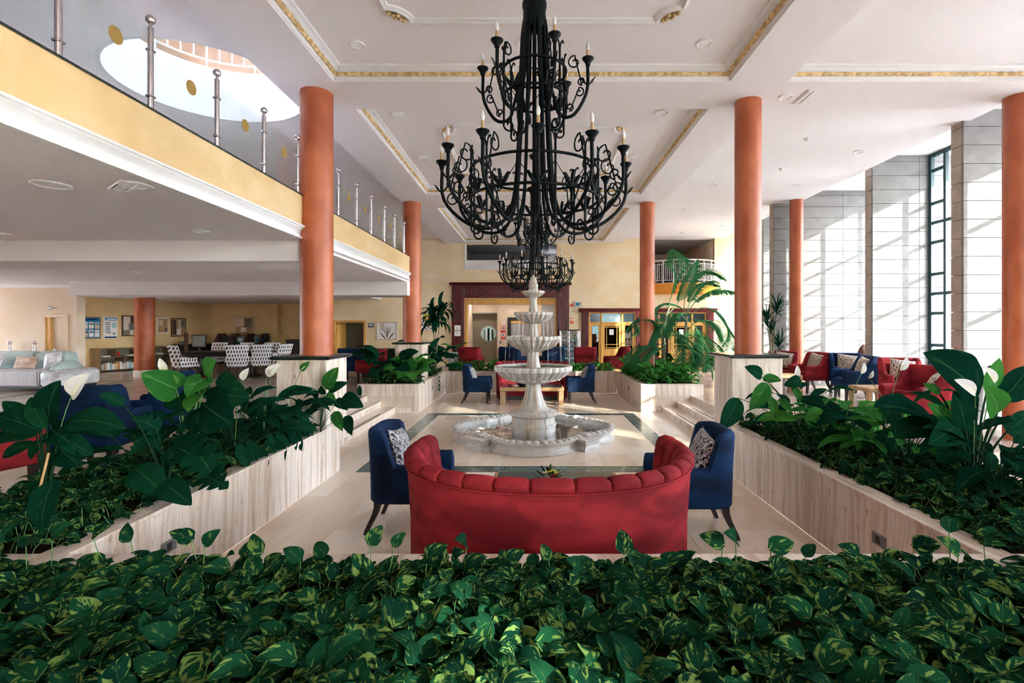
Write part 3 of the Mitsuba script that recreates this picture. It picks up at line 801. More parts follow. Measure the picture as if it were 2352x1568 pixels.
# ---- two shop fronts
def shop(x0, x1, label, sign, n):
    t = thing('shop_front', label, 'shop front')
    w = .26
    for a in (x0 - w, x1):
        p = part(t, 'pilaster', cbox(a, a + w, YB - .07, YB + .02, FLOOR, ST + .02, .006), MAHO)
        for k in range(5): part(p, 'flute', cbox(a + .03 + k * .042, a + .055 + k * .042, YB - .082, YB - .068, FLOOR + .1, ST - .05, .005), MAHO)
    part(t, 'cornice', loft([[(x, YB - y, z) for y, z in ((-.02, ST), (.09, ST), (.10, ST + .05), (.16, ST + .09), (.19, ST + .14), (-.02, ST + .14))] for x in (x0 - w - .1, x1 + w + .1)]), MAHO)
    W = x1 - x0; m1, m2 = x0 + W * .27, x0 + W * .71; zt = bz(741)
    fr = [cbox(x0, x0 + .05, YB, YB + .08, FLOOR, ST, .004), cbox(x1 - .05, x1, YB, YB + .08, FLOOR, ST, .004), cbox(x0, x1, YB, YB + .08, ST - .04, ST, .004), cbox(x0, x1, YB, YB + .08, zt - .03, zt + .03, .004), cbox(m1 - .03, m1 + .03, YB, YB + .08, FLOOR, ST, .004), cbox(m2 - .03, m2 + .03, YB, YB + .08, FLOOR, ST, .004)]
    part(t, 'frame', join(fr), PINE, label='yellow wooden frame')
    d = part(t, 'door', frame_mesh(m1 + .03, m2 - .03, FLOOR + .02, zt - .03, .09, YB + .02, YB + .07), PINE, label='yellow glazed door')
    part(d, 'kick_panel', cbox(m1 + .12, m2 - .12, YB + .035, YB + .06, FLOOR + .11, bz(801), .01), PINE)
    for z in (bz(798.5), bz(791), bz(751)): part(d, 'glazing_bar', cbox(m1 + .12, m2 - .12, YB + .03, YB + .06, z - .014, z + .014, .004), PINE)
    for x in (m1 + .19, m2 - .19): part(d, 'glazing_bar', cbox(x - .012, x + .012, YB + .03, YB + .06, bz(801), zt - .12, .004), PINE)
    part(d, 'handle', tube([(m2 - .07, YB + .02, 1.27), (m2 - .07, YB - .03, 1.27), (m2 - .18, YB - .03, 1.27)], .012, 6), CHROME, True)
    part(d, 'notice', cbox((m1 + m2) / 2 - .09, (m1 + m2) / 2 + .07, YB + .028, YB + .031, bz(769), bz(756), .001), WHITEP)
    for k, (a, b, z0, z1, m) in enumerate(((x0 + .05, m1 - .03, zt + .03, ST - .04, SCREEN), (m1 + .03, m2 - .03, zt + .03, ST - .04, SKYP if sign else SCREEN), (m2 + .03, x1 - .05, zt + .03, ST - .04, SCREEN))):
        part(t, 'transom_pane', box(a, b, YB + .035, YB + .045, z0, z1), m)
    for a, b in ((x0 + .05, m1 - .03), (m2 + .03, x1 - .05)):
        f = part(t, 'side_sash', frame_mesh(a, b, FLOOR, zt - .03, .07, YB + .02, YB + .07), PINE)
        part(f, 'pane', (np.array([(a, YB + .05, FLOOR), (b, YB + .05, FLOOR), (b, YB + .05, zt), (a, YB + .05, zt)]), np.array([[0, 1, 2], [0, 2, 3]])), WGLASS)
    if sign:
        tm = meshkit.text_mesh('hotel', .13); v, f_ = np.array(tm.vertices), np.array(tm.faces)
        v = v - [(v[:, 0].min() + v[:, 0].max()) / 2, v[:, 1].min(), 0]
        part(t, 'lettering', (np.stack([v[:, 0] + (m1 + m2) / 2, YB + .03 - v[:, 2] * 0 - .001, v[:, 1] + (zt + ST) / 2 - .05], 1), f_), WHITEP, label='white letters on the pale blue transom')
        part(t, 'poster', cbox(x0 + .13, m1 - .09, YB + .03, YB + .034, bz(767), bz(748), .001), SKYP)
        b = part(t, 'display_books', join([cbox(m2 + .08 + k * .035, m2 + .11 + k * .035, YB + .3, YB + .45, bz(775), bz(775) + .17 + .03 * (k % 3), .002) for k in range(9)]), WHITEP)
        part(t, 'display_shelf', join(cbox(m2 + .03, x1, YB + .25, YB + .5, bz(777), bz(775), .003), cbox(m2 + .03, x1, YB + .25, YB + .5, bz(795), bz(793), .003)), WPAINT)
        for k in range(3): part(t, 'display_vase', mv(lathe([(.05, 0), (.09, .1), (.05, .2), (.06, .26)], 14), m2 + .12 + k * .14, YB + .4, bz(793)), CREAMP, True)
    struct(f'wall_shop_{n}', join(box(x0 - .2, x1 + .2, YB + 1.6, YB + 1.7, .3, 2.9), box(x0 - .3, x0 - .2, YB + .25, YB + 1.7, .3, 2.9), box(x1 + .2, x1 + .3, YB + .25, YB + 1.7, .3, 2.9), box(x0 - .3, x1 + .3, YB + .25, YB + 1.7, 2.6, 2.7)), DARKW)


shop(S0, S1, 'shop front with yellow glazed doors under a pale blue hotel transom', True, 1)
shop(Q0, Q1, 'second yellow shop front, half hidden by the palm fronds', False, 2)
# ---- curved balcony
t = thing('balcony', 'small curved balcony with an orange front and white railing, above the second shop', 'balcony')
bcx, R = bx(1574), 1.52
cy_ = YB + .97
g = np.linspace(math.radians(-140), math.radians(-40), 25)
arc = [(bcx + R * math.cos(k), cy_ + R * math.sin(k)) for k in g]
poly = sg.Polygon(arc + [(arc[-1][0], YB + .2), (arc[0][0], YB + .2)])
part(t, 'slab', prism(poly, bz(676), BB), ORSLAB, label='orange painted front')
part(t, 'floor', prism(poly.buffer(-.03), BB, BB + .02), TRIMW)
zr = bz(600)
pth = [(x + (bcx - x) * .03, y + (cy_ - y) * .03) for x, y in arc]
part(t, 'handrail', tube([(x, y, zr) for x, y in pth], .026, 8), WPAINT, True)
part(t, 'top_rail', tube([(x, y, zr - .13) for x, y in pth], .012, 6), WPAINT, True)
part(t, 'bottom_rail', tube([(x, y, BB + .1) for x, y in pth], .012, 6), WPAINT, True)
fine = np.linspace(math.radians(-140), math.radians(-40), 36)
for k, q in enumerate(fine):
    x, y = bcx + R * .97 * math.cos(q), cy_ + R * .97 * math.sin(q)
    if k % 5 == 0: part(t, 'post', tube([(x, y, BB), (x, y, zr)], .022, 8), WPAINT, True)
    else: part(t, 'baluster', tube([(x, y, BB + .1), (x, y, zr - .13)], .011, 5), WPAINT, True)
for k_, b_ in enumerate((box(B0 - .3, B1 + .1, 22.2, 22.4, 3, 5.3), box(B0 - .4, B0 - .2, YB + .25, 22.4, 3, 5.3), box(B1, B1 + .15, YB + .25, 22.4, 3, 5.3), box(B0 - .3, B1 + .1, YB + .25, 22.3, BB - .2, BB))): struct(f'wall_balcony_{k_ + 1}', b_, YELP)
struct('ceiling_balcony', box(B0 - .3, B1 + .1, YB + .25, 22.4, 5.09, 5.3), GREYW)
struct('door_3', frame_mesh(B1 - 1.15, B1 - .2, BB, 4.75, .08, 22.12, 22.2, bottom=False), DOORW)
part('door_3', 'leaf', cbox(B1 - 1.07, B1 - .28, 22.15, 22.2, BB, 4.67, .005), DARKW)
single('wall_pipe', 'brown corner strip beside the balcony opening', 'pipe', cbox(B1 - .05, B1 - .01, YB - .02, YB + .02, BB, 5.09, .01), BROWNP)
for k, (x, y) in enumerate(((bcx - .9, 19.2), (bcx - .2, 19.0))):
    t = thing('balcony_chair', ('dark chair behind the balcony railing, the left of two', 'dark chair behind the balcony railing, the right of two')[k], 'chair')
    part(t, 'seat', cbox(x - .25, x + .25, y - .25, y + .25, BB + .40, BB + .46, .02), BLACK)
    part(t, 'backrest', cbox(x - .25, x + .25, y + .2, y + .25, BB + .46, BB + .9, .02), BLACK)
    for i in (-1, 1):
        for j in (-1, 1): part(t, 'leg', cbox(x + i * .22 - .02, x + i * .22 + .02, y + j * .22 - .02, y + j * .22 + .02, BB, BB + .4, .005), LEGW)

# ---- small things on the back wall
t = thing('emergency_panel', 'white wall box with a blue and orange label, right of the entrance', 'wall box')
part(t, 'box', frect(bx(1320), bx(1338), bz(704), bz(692), YB, .06, .008), WPAINT)
part(t, 'blue_label', frect(bx(1322), bx(1331), bz(702), bz(695), YB - .06, .003, .001), BLUEP)
part(t, 'orange_label', frect(bx(1331.5), bx(1336), bz(700), bz(695), YB - .06, .003, .001), ORSLAB)
single('fire_alarm', 'small red fire alarm button beside the white wall box', 'fire alarm', join(frect(bx(1310), bx(1315.5), bz(703), bz(699), YB, .04, .006)), REDP)
t = thing('fire_sign', 'red and white fire equipment sign right of the entrance', 'sign')
part(t, 'plate', frect(bx(1309), bx(1317), bz(738), bz(730), YB, .006, .001), REDP)
part(t, 'emblem', mv(lathe([(.02, -.002), (.045, -.002), (.045, .002), (.02, .002), (.02, -.002)], 20), bx(1313), YB - .008, bz(734), rx=PI / 2), WHITEP)
part(t, 'caption', frect(bx(1309), bx(1317), bz(742.5), bz(739.5), YB, .006, .001), REDP)
# display cabinet
t = thing('display_cabinet', 'tall chrome and glass display cabinet beside the entrance', 'cabinet')
a, b, y0, y1, zt = bx(1283), bx(1326), 17.0, 17.75, bz(759)
part(t, 'base', cbox(a, b, y0, y1, FLOOR, FLOOR + .12, .006), BLACK); part(t, 'top', cbox(a, b, y0, y1, zt, zt + .04, .006), BLACK)
for x in (a + .02, (a + b) / 2 - .03, b - .02):
    for y in (y0 + .02, y1 - .02): part(t, 'post', cbox(x - .015, x + .015, y - .015, y + .015, FLOOR + .12, zt, .004), CHROME)
zs = [FLOOR + .12 + k * (zt - FLOOR - .12) / 4 for k in range(1, 4)]
for z in zs: part(t, 'shelf', cbox(a + .02, b - .02, y0 + .02, y1 - .02, z - .006, z + .006, .002), SKYP)
part(t, 'back_panel', box(a + .02, b - .02, y1 - .012, y1, FLOOR + .12, zt), GREYP)
part(t, 'pane', (np.array([(a, y0, FLOOR + .12), (b, y0, FLOOR + .12), (b, y0, zt), (a, y0, zt)]), np.array([[0, 1, 2], [0, 2, 3]])), WGLASS)
n_ = 0
for i, z in enumerate([FLOOR + .12] + zs):
    for j in range(3):
        x, y = a + .13 + j * .2, 17.35
        lab = ('lowest', 'second', 'third', 'top')[i]; side = ('left', 'middle', 'right')[j]
        q = thing('necklace_stand', f'black jewellery bust with a pale necklace, {side} of the {lab} cabinet shelf', 'jewellery stand')
        part(q, 'bust', mv(lathe([(.05, 0), (.055, .03), (.02, .06), (.07, .14), (.06, .2), (.025, .24), (.03, .29)], 12), x, y, z + .006), BLACK, True)
        part(q, 'necklace', tube([(x + .06 * math.sin(k), y - .065 - .012 * math.cos(k), z + .17 - .05 * math.cos(k)) for k in np.linspace(-2.2, 2.2, 12)], .008, 5), WPAINT, True)

# ---- door on the back wall, pictures, thermostat
def door(key, x0, x1, zt, y, label, open_=False, m=PINE):
    struct(key, frame_mesh(x0 - .07, x1 + .07, FLOOR, zt + .07, .08, y - .03, y + .05, bottom=False), m, label=label)
    return key


door('door_1', D0, D1, DT - .02, YB, 'yellow wooden door frame, its door half open')
part('door_1', 'leaf', mv(cbox(0, .46, -.02, .02, FLOOR, DT - .02, .005), D0 + .02, YB + .06, 0, rz=1.15), PINE)
struct('wall_door_room', join(box(D0 - .5, D1 + .5, 20.2, 20.3, .3, 2.6), box(D0 - .5, D0 - .4, YB + .25, 20.3, .3, 2.6), box(D1 + .4, D1 + .5, YB + .25, 20.3, .3, 2.6), box(D0 - .5, D1 + .5, YB + .25, 20.3, 2.4, 2.6)), OLIVE)
t = thing('inner_door', 'dark brown inner door seen through the yellow door frame', 'door')
part(t, 'leaf', cbox(D0 + .55, D1 + .3, 19.9, 19.94, FLOOR, 2.3, .005), DARKW); part(t, 'knob', ball(D0 + .62, 19.87, 1.2, .03), CHROME, True)
t = thing('thermostat', 'small grey wall panel between the door and the flower picture', 'thermostat')
part(t, 'case', frect(bx(846), bx(859), bz(752), bz(742), YB, .03, .005), GREYP); part(t, 'display', frect(bx(848), bx(857), bz(748), bz(743.5), YB - .03, .003, .001), SKYP)


def picture(x0, x1, z0, z1, y, label, m=WHITEP, fm=CREAMP, flowers=None):
    t = thing('framed_picture', label, 'picture')
    part(t, 'frame', frame_mesh(x0, x1, z0, z1, .04, y - .04, y, .006), fm)
    part(t, 'print', box(x0 + .03, x1 - .03, y - .02, y, z0 + .03, z1 - .03), m)
    r = np.random.default_rng(5)
    if flowers:
        cx, cz = (x0 + x1) / 2, (z0 + z1) / 2; W, H = x1 - x0, z1 - z0
        for k in range(7):
            a, b = r.uniform(-.26, .3) * W, r.uniform(-.02, .3) * H
            part(t, 'stalk', tube(bez((cx, y - .022, z0 + .12 * H), (cx + a * .3, y - .022, cz - .1 * H), (cx + a, y - .022, cz + b), n=8), .008, 5), BROWNP)
            for q in range(4):
                c = q * PI / 2 + k
                part(t, 'petal', ellipsoid(cx + a + .045 * math.cos(c), y - .024, cz + b + .045 * math.sin(c), .05, .004, .035, 8), flowers[k % len(flowers)], True)
        for s in (-1, 1):
            part(t, 'blade', mv(ellipsoid(0, 0, 0, .02, .004, .16, 8), cx + s * .15, y - .023, z0 + .22 * H, ry=s * .7), LEGW, True)
    return t


picture(bx(865), bx(914), bz(780), bz(739), YB, 'white flower picture in a pale frame right of the thermostat', flowers=[WHITEP, CREAMP, TRIMW])
picture(bx(966), bx(1003), bz(760), bz(715), YB, 'yellow flower picture behind the dracaena', WHITEP, YELP, flowers=[YELF, ORSLAB])
# ---- mezzanine end: door
struct('door_2', frame_mesh(bx(900), bx(930), 3.54, 4.75, .06, YB - .03, YB, bottom=False), DOORW)
part('door_2', 'leaf', box(bx(900) + .06, bx(930) - .06, YB - .015, YB, 3.54, 4.69), TANP)

# ---- pink wall door, floor posts
door('door_4', DX0, DX1, DZ - .04, 12.9, 'pale wooden door in the pink wall behind the sofa', m=DOORW)
part('door_4', 'leaf', cbox(DX0 + .12, DX1, 12.95, 12.99, FLOOR, DZ - .04, .005), DOORW)
part('door_4', 'jamb', cbox(DX0, DX0 + .12, 12.9, 13.1, FLOOR, DZ - .04, .005), PINE)
part('door_4', 'handle', tube([(DX0 + .17, 12.95, 1.28), (DX0 + .17, 12.90, 1.28), (DX0 + .30, 12.90, 1.28)], .012, 6), CHROME, True)
part('door_4', 'lock_plate', cbox(DX0 + .15, DX0 + .19, 12.94, 12.95, 1.12, 1.34, .003), CHROME)
t = thing('wall_spotlight', 'small metal spotlight above the pink wall door', 'lamp')
part(t, 'arm', tube([(-12.3, 12.9, 2.36), (-12.3, 12.82, 2.36)], .014, 8), CHROME); part(t, 'head', mv(lathe([(.02, 0), (.045, .02), (.05, .10), (.001, .10)], 14), -12.3, 12.80, 2.36, ry=-1.5), CHROME, 40)
for k, px in enumerate((22, 79)):
    p = at(px, 787, 12.75)
    t = thing('railing_post', ('chrome post with a ball top behind the silver sofa, at the photo edge', 'chrome post with a ball top behind the silver sofa, nearer the door')[k], 'post')
    part(t, 'pole', cyl(p[0], p[1], FLOOR, p[2] - .05, .032, 14), CHROME, 40); part(t, 'ball', ball(p[0], p[1], p[2], .045, 14), CHROME, True)
    part(t, 'flange', cyl(p[0], p[1], FLOOR, FLOOR + .02, .07, 16), CHROME, 40)

# ---- notice boards along the ochre side wall (local x runs along the wall, the face looks to -y local)
WA = math.atan2(6.0, 1.3)


def onwall(px):
    # where the sight line of a picture column meets the wall
    k = (px - CX) / FOC; dx, dy = math.cos(WA), math.sin(WA)
    s = (-15.15 - k * 15.5) / (k * dy - dx)
    return s, 15.5 + s * dy


def board(px0, px1, y0, y1, label, fm, m, cat='notice board'):
    s0, d0 = onwall(px0); s1, d1 = onwall(px1)
    z1, z0 = EYE - (y0 - CY) * d0 / FOC, EYE - (y1 - CY) * d0 / FOC
    t = thing('notice_board' if cat == 'notice board' else 'wall_picture', label, cat)

    def w(m_): return mv(m_, -15.15, 15.5, 0, rz=WA)
    part(t, 'frame', w(join(cbox(s0, s1, -.035, 0, z0, z1, .006))), fm)
    part(t, 'sheet', w(cbox(s0 + .04, s1 - .04, -.042, -.034, z0 + .04, z1 - .04, .002)), m)

    def piece(u0, u1, v0, v1, mm, nm='leaflet', k=0):
        part(t, nm, w(cbox(s0 + (s1 - s0) * u0, s0 + (s1 - s0) * u1, -.05 - .004 * k, -.04, z0 + (z1 - z0) * v0, z0 + (z1 - z0) * v1, .001)), mm)
    return t, piece


t, pc = board(183, 230, 727, 778, 'blue notice board with six leaflets, nearest the pink wall', GREYP, BLUEP)
for i in range(3):
    for j in range(2):
        pc(.1 + i * .29, .33 + i * .29, .08 + j * .38, .40 + j * .36, WHITEP if (i + j) % 3 else CREAMP)
        pc(.12 + i * .29, .31 + i * .29, .26 + j * .38, .34 + j * .36, (NAVYP, BLUEP, SKYP)[(i + 2 * j) % 3], 'print', 1)
pc(.25, .8, .86, .93, NAVYP, 'heading', 1)
t, pc = board(236, 268, 727, 778, 'white information poster with blue head and foot bands', WHITEP, WHITEP)
pc(.08, .92, .84, .97, BLUEP, 'head_band'); pc(.2, .85, .87, .92, WHITEP, 'heading', 1); pc(.08, .92, .03, .10, NAVYP, 'foot_band')
for k in range(5): pc(.12, .45, .70 - k * .09, .745 - k * .09, BLUEP if k % 2 else GREYP, 'text_block')
pc(.6, .9, .5, .74, SKYP, 'text_block'); pc(.2, .5, .25, .3, GREYP, 'text_block'); pc(.65, .85, .2, .27, BLUEP, 'text_block')
t, pc = board(279, 315, 724, 772, 'abstract collage picture partly behind the column with the pale base ring', BROWNP, CREAMP, 'picture')
pc(.5, .95, .5, .95, BROWNP, 'patch'); pc(.4, .75, .3, .62, GREYP, 'patch', 1); pc(.05, .45, .05, .3, OLIVE, 'patch'); pc(.55, .62, .1, .2, WHITEP, 'patch', 1); pc(.7, .95, .05, .25, TANP, 'patch')
t, pc = board(359, 385, 729, 766, 'tan collage picture in a white frame, right of the bookcase column', WHITEP, TANP, 'picture')
pc(.12, .5, .5, .85, CREAMP, 'patch'); pc(.7, .85, .15, .35, BROWNP, 'patch')
t, pc = board(392, 426, 730, 773, 'dark framed brown collage picture beside the black television', BROWNP, TANP, 'picture')
pc(.45, .62, .3, .9, CREAMP, 'patch'); pc(.65, .9, .55, .92, GREYP, 'patch'); pc(.35, .62, .1, .42, WHITEP, 'patch', 1); pc(.08, .3, .1, .9, BROWNP, 'patch')
# picture on the back wall of the dining corner
y = 21.5
x0, x1 = (539 - CX) * y / FOC, (583 - CX) * y / FOC; z0, z1 = EYE - (771 - CY) * y / FOC, EYE - (728 - CY) * y / FOC
t = thing('wall_picture', 'square collage picture above the computer desk', 'picture')
part(t, 'frame', frame_mesh(x0, x1, z0, z1, .05, y - .05, y), CREAMP); part(t, 'print', box(x0 + .03, x1 - .03, y - .02, y, z0 + .03, z1 - .03), TANP)
W, H = x1 - x0, z1 - z0
for a, b, c, d, m in ((.06, .5, .5, .94, YELP), (.52, .94, .45, .94, OLIVE), (.33, .63, .2, .45, WHITEP)):
    part(t, 'patch', box(x0 + a * W, x0 + b * W, y - .026, y - .019, z0 + c * H, z0 + d * H), m)

for k, (x, y, z, lab) in enumerate(((-7.2, 19.2, 2.4, 'round ceiling lamp behind the yellow door frame'),)):
    t = thing('room_lamp', lab, 'ceiling light')
    part(t, 'ring', mv(lathe([(.14, 0), (.17, 0), (.17, -.02), (.14, -.02), (.14, 0)], 24), x, y, z), TRIMW, 40)
    part(t, 'lens', mv(lathe([(.0001, -.012), (.14, -.012), (.14, -.002), (.0001, -.002)], 24), x, y, z), WHITEP, emitter={'type': 'area', 'radiance': rgb(*(.06, .05, .04))})
# ================================================================ furniture
def ustrip(pts, heights, t=.09, z0=.29, lean=0.0, n=10):
    """An upholstered wall that follows a plan curve: pts from one front end round the back to the other, outer side to the left of travel."""
    p = np.array(pts, float); d = np.gradient(p, axis=0); d /= np.linalg.norm(d, axis=1, keepdims=True)
    nx = np.stack([d[:, 1], -d[:, 0]], 1)       # towards the inside
    rings = []
    for k in range(len(p)):
        h = heights[k]; r = t / 2; tz = []
        for a in np.linspace(PI, 0, 7): tz.append((r + r * math.cos(a), h - r + r * math.sin(a)))
        tz = [(.012, z0), (0, z0 + .015), (0, (z0 + h) / 2)] + tz + [(t, (z0 + h) / 2), (t, z0 + .015), (t - .012, z0)]
        rings.append([(p[k, 0] + nx[k, 0] * o - nx[k, 0] * lean * max(0, z - .5), p[k, 1] + nx[k, 1] * o - nx[k, 1] * lean * max(0, z - .5), z) for o, z in tz])
    r0, r1 = np.array(rings[0]), np.array(rings[-1])
    c0, c1 = r0.mean(0), r1.mean(0)
    e0 = [c0 + (r0 - c0) * s + np.r_[-d[0] * .03 * math.sqrt(1 - s * s), 0] for s in (.35, .8, .95)]
    e1 = [c1 + (r1 - c1) * s + np.r_[d[-1] * .03 * math.sqrt(1 - s * s), 0] for s in (.95, .8, .35)]
    return loft(e0 + rings + e1)


def upath(w, dep, r, n=9, flare=0.0):
    """Plan of a tub back that opens towards -y: (x, y) from the left front round the back (at +y) to the right front."""
    out = [(-w / 2 - flare, -dep / 2)]
    out += [(-w / 2, y) for y in np.linspace(-dep / 2 + .08, dep / 2 - r, 12)]
    out += [(-w / 2 + r - r * math.cos(a), dep / 2 - r + r * math.sin(a)) for a in np.linspace(0, PI / 2, n)[1:]]
    out += [(x, dep / 2) for x in np.linspace(-w / 2 + r, w / 2 - r, 5)[1:]]
    out += [(w / 2 - r + r * math.sin(a), dep / 2 - r + r * math.cos(a)) for a in np.linspace(0, PI / 2, n)[1:]]
    out += [(w / 2, y) for y in np.linspace(dep / 2 - r, -dep / 2 + .08, 12)[1:]] + [(w / 2 + flare, -dep / 2)]
    return np.array(out)


def tubchair(name, label, m, group=None, place=None, wing=False):
    """Velvet tub armchair; it faces -y."""
    t = thing(name, label, 'armchair', group)
    w, dep = .64, .66
    p = upath(w, dep, .17 if not wing else .08, 9)
    yy = p[:, 1]
    s = np.clip((yy - .07) / .11, 0, 1) if not wing else np.clip(yy / .20, 0, 1); s = s * s * (3 - 2 * s)
    hs = .63 + (.29 if not wing else .29) * s + (0 if wing else .03 * np.clip((yy - .1) / .23, 0, 1))
    hs[0] -= .0; hs[-1] -= .0
    part(t, 'back_and_arms', ustrip(p, hs, .10, .285, .06), m, 60)
    part(t, 'seat', cbox(-w / 2 + .09, w / 2 - .09, -dep / 2 - .005, dep / 2 - .09, .285, .475, .035), m, 60)
    for sx in (-1, 1):
        f = [(sx * (w / 2 - .05), -dep / 2 + .05, .30), (sx * (w / 2 - .055), -dep / 2 + .05, .15), (sx * (w / 2 - .06), -dep / 2 + .045, 0)]
        b = [(sx * (w / 2 - .07), dep / 2 - .09, .30), (sx * (w / 2 - .07), dep / 2 - .06, .17), (sx * (w / 2 - .06), dep / 2 + .0, .05), (sx * (w / 2 - .06), dep / 2 + .02, 0)]
        for q in (f, b):
            q = spline(q, 7); r = np.linspace(.030, .018, 7)
            part(t, 'leg', loft([[(c[0] - h, c[1] - h, c[2]), (c[0] + h, c[1] - h, c[2]), (c[0] + h, c[1] + h, c[2]), (c[0] - h, c[1] + h, c[2])] for c, h in zip(q, r)]), LEGW)
    if place is not None:
        for k in [k for k in scene if k.startswith(t + '__')]: scene[k]['to_world'] = place
    return t


def pillow(w, h, th, n=14):
    u = np.linspace(-1, 1, n); U, V = np.meshgrid(u, u, indexing='ij')
    k = np.clip((1 - np.abs(U) ** 2.6) * (1 - np.abs(V) ** 2.6), 0, 1) ** .55
    pin = 1 - .07 * (1 - np.abs(U)) * 0 - .06 * (np.abs(U) * (1 - V ** 2) * .0)
    x, z = U * w / 2 * (1 - .07 * (1 - V ** 2) * np.abs(U) ** 4), V * h / 2 * (1 - .07 * (1 - U ** 2) * np.abs(V) ** 4)
    vs, fs, uvs = [], [], []
    for s in (-1, 1):
        vs.append(np.stack([x, s * th / 2 * k, z], -1).reshape(-1, 3)); uvs.append(np.stack([(U + 1) / 2, (V + 1) / 2], -1).reshape(-1, 2))
        i, j = np.meshgrid(np.arange(n - 1), np.arange(n - 1), indexing='ij'); a = i * n + j
        f = tri(np.stack([a, a + n, a + n + 1, a + 1], -1).reshape(-1, 4)); f = f if s < 0 else f[:, ::-1]
        fs.append(f + (n * n if s > 0 else 0))
    return (np.vstack(vs), np.vstack(fs)), np.vstack(uvs)


PIL, PUV = pillow(.42, .42, .17)
PIL2, PUV2 = pillow(.5, .30, .15)


def cushion(label, m, place, group=None, big=False):
    k = thing('cushion', label, 'cushion', group)
    put(k, PIL2 if big else PIL, m, True, uv=PUV2 if big else PUV, to_world=place)
    return k


def chair_at(x, y, z, face, label, m, cush=None, clabel=None, wing=False, group=None, first={}):
    """face: the direction it looks, in degrees (0 = +x, 90 = away from the camera)."""
    rz = math.radians(face + 90)
    key = (m, wing)
    if key in first:
        root = first[key]; t = copy_thing(root, label, np.eye(4), group)
        for k in [k for k in scene if k.startswith(t + '__')]: scene[k]['to_world'] = tw(x, y, z, rz)
        if not group: labels[t].pop('group', None)
    else:
        t = first[key] = tubchair('armchair', label, m, group, tw(x, y, z, rz), wing)
    if cush:
        cushion(clabel, cush, T(tw(x, y, z, rz)).translate([.02, .11, .69]).rotate([1, 0, 0], -17).rotate([0, 1, 0], 8))
    return t


# ---- the sunken lounge
chair_at(-1.17, 4.76, 0, 0, 'blue velvet armchair left of the big red sofa in front', BLUE, DAM, 'black and silver damask cushion on the blue chair left of the front sofa')
chair_at(1.42, 4.64, 0, 180, 'blue velvet armchair right of the big red sofa in front', BLUE, DAM, 'black and silver damask cushion on the blue chair right of the front sofa')
chair_at(-1.45, 12.55, 0, 0, 'blue velvet armchair beyond the fountain, left of the rattan table', BLUE, DAM, 'damask cushion on the far left blue chair in the lounge')
chair_at(1.14, 12.55, 0, 180, 'blue velvet armchair beyond the fountain, right of the rattan table', BLUE, DAM, 'damask cushion on the far right blue chair in the lounge')


def sofa(label, place):
    """Curved sofa with a channel-tufted back; it faces -y (its back bulges to +y)."""
    t = thing('sofa', label, 'sofa')
    g = np.linspace(math.radians(198), math.radians(-18), 53)
    A, Bq = 1.03, .90
    p = np.stack([A * np.sign(np.cos(g)) * np.abs(np.cos(g)) ** .88, Bq * np.sign(np.sin(g)) * np.abs(np.sin(g)) ** .88 - .35], 1)
    a = np.abs(np.cos(g))
    hs = .935 + .012 * a ** 3
    part(t, 'back_shell', ustrip(p, hs - .045, .085, .05, .07), RED, 50)
    q = p[::1]; d = np.gradient(q, axis=0); d /= np.linalg.norm(d, axis=1, keepdims=True); nin = np.stack([d[:, 1], -d[:, 0]], 1)
    lean = .07

    def pt(k, o, z):
        kk = np.clip(k, 0, len(q) - 1); f = int(math.floor(kk)); f2 = min(f + 1, len(q) - 1); w = kk - f
        b = q[f] * (1 - w) + q[f2] * w; n = nin[f] * (1 - w) + nin[f2] * w
        o2 = o - lean * max(0, z - .5)
        return np.array([b[0] + n[0] * o2, b[1] + n[1] * o2, z])
    N = 19
    for c in range(N):
        k0, k1 = c * (len(q) - 1) / N, (c + 1) * (len(q) - 1) / N
        rows = []
        for u in np.linspace(0, 1, 9):
            k = k0 + (k1 - k0) * u; kk = int(round(k)); h = hs[min(kk, len(hs) - 1)]
            puff = math.sqrt(max(0.0, 1 - (2 * u - 1) ** 2)) ** .8
            prof = [(.0, h - .068), (-.008 - .014 * puff, h - .05), (-.008 - .016 * puff, h - .02), (.012, h - .006 + .014 * puff), (.045, h + .002 + .016 * puff), (.085, h - .008 + .014 * puff), (.105 + .018 * puff, h - .045), (.108 + .032 * puff, h - .15), (.11 + .04 * puff, .62), (.11 + .035 * puff, .44), (.05, .42)]
            rows.append([pt(k, o, z) for o, z in prof])
        part(t, 'channel', loft(rows), RED, 55)
    part(t, 'piping', tube([pt(k, -.010, hs[k] - .072) for k in range(1, len(q) - 1)], .008, 6), RED, True)
    seat = sg.Polygon([tuple(q[k] + nin[k] * .16) for k in range(len(q))]).buffer(-.0)
    part(t, 'seat', prism(seat, .10, .43), RED, 40)
    part(t, 'plinth', prism(sg.Polygon([tuple(q[k] + nin[k] * .05) for k in range(len(q))]), 0, .10), BLACK)
    for k in [k for k in scene if k.startswith(t + '__')]: scene[k]['to_world'] = place
    return t


s1 = sofa('big red velvet channel-backed sofa seen from behind, in the middle front', tw(.10, 3.55, 0, PI))
s2 = copy_thing(s1, 'red velvet sofa beyond the fountain, facing the camera', np.eye(4))
for k in [k for k in scene if k.startswith(s2 + '__')]: scene[k]['to_world'] = T(tw(-.08, 13.45, 0, 0)).scale([.90, .85, 1.0])
cushion('damask cushion on the left half of the far red sofa', DAMC, T().translate([-.42, 13.5, .58]).rotate([1, 0, 0], -20))
cushion('damask cushion on the right half of the far red sofa', DAMC, T().translate([.32, 13.5, .58]).rotate([1, 0, 0], -20))


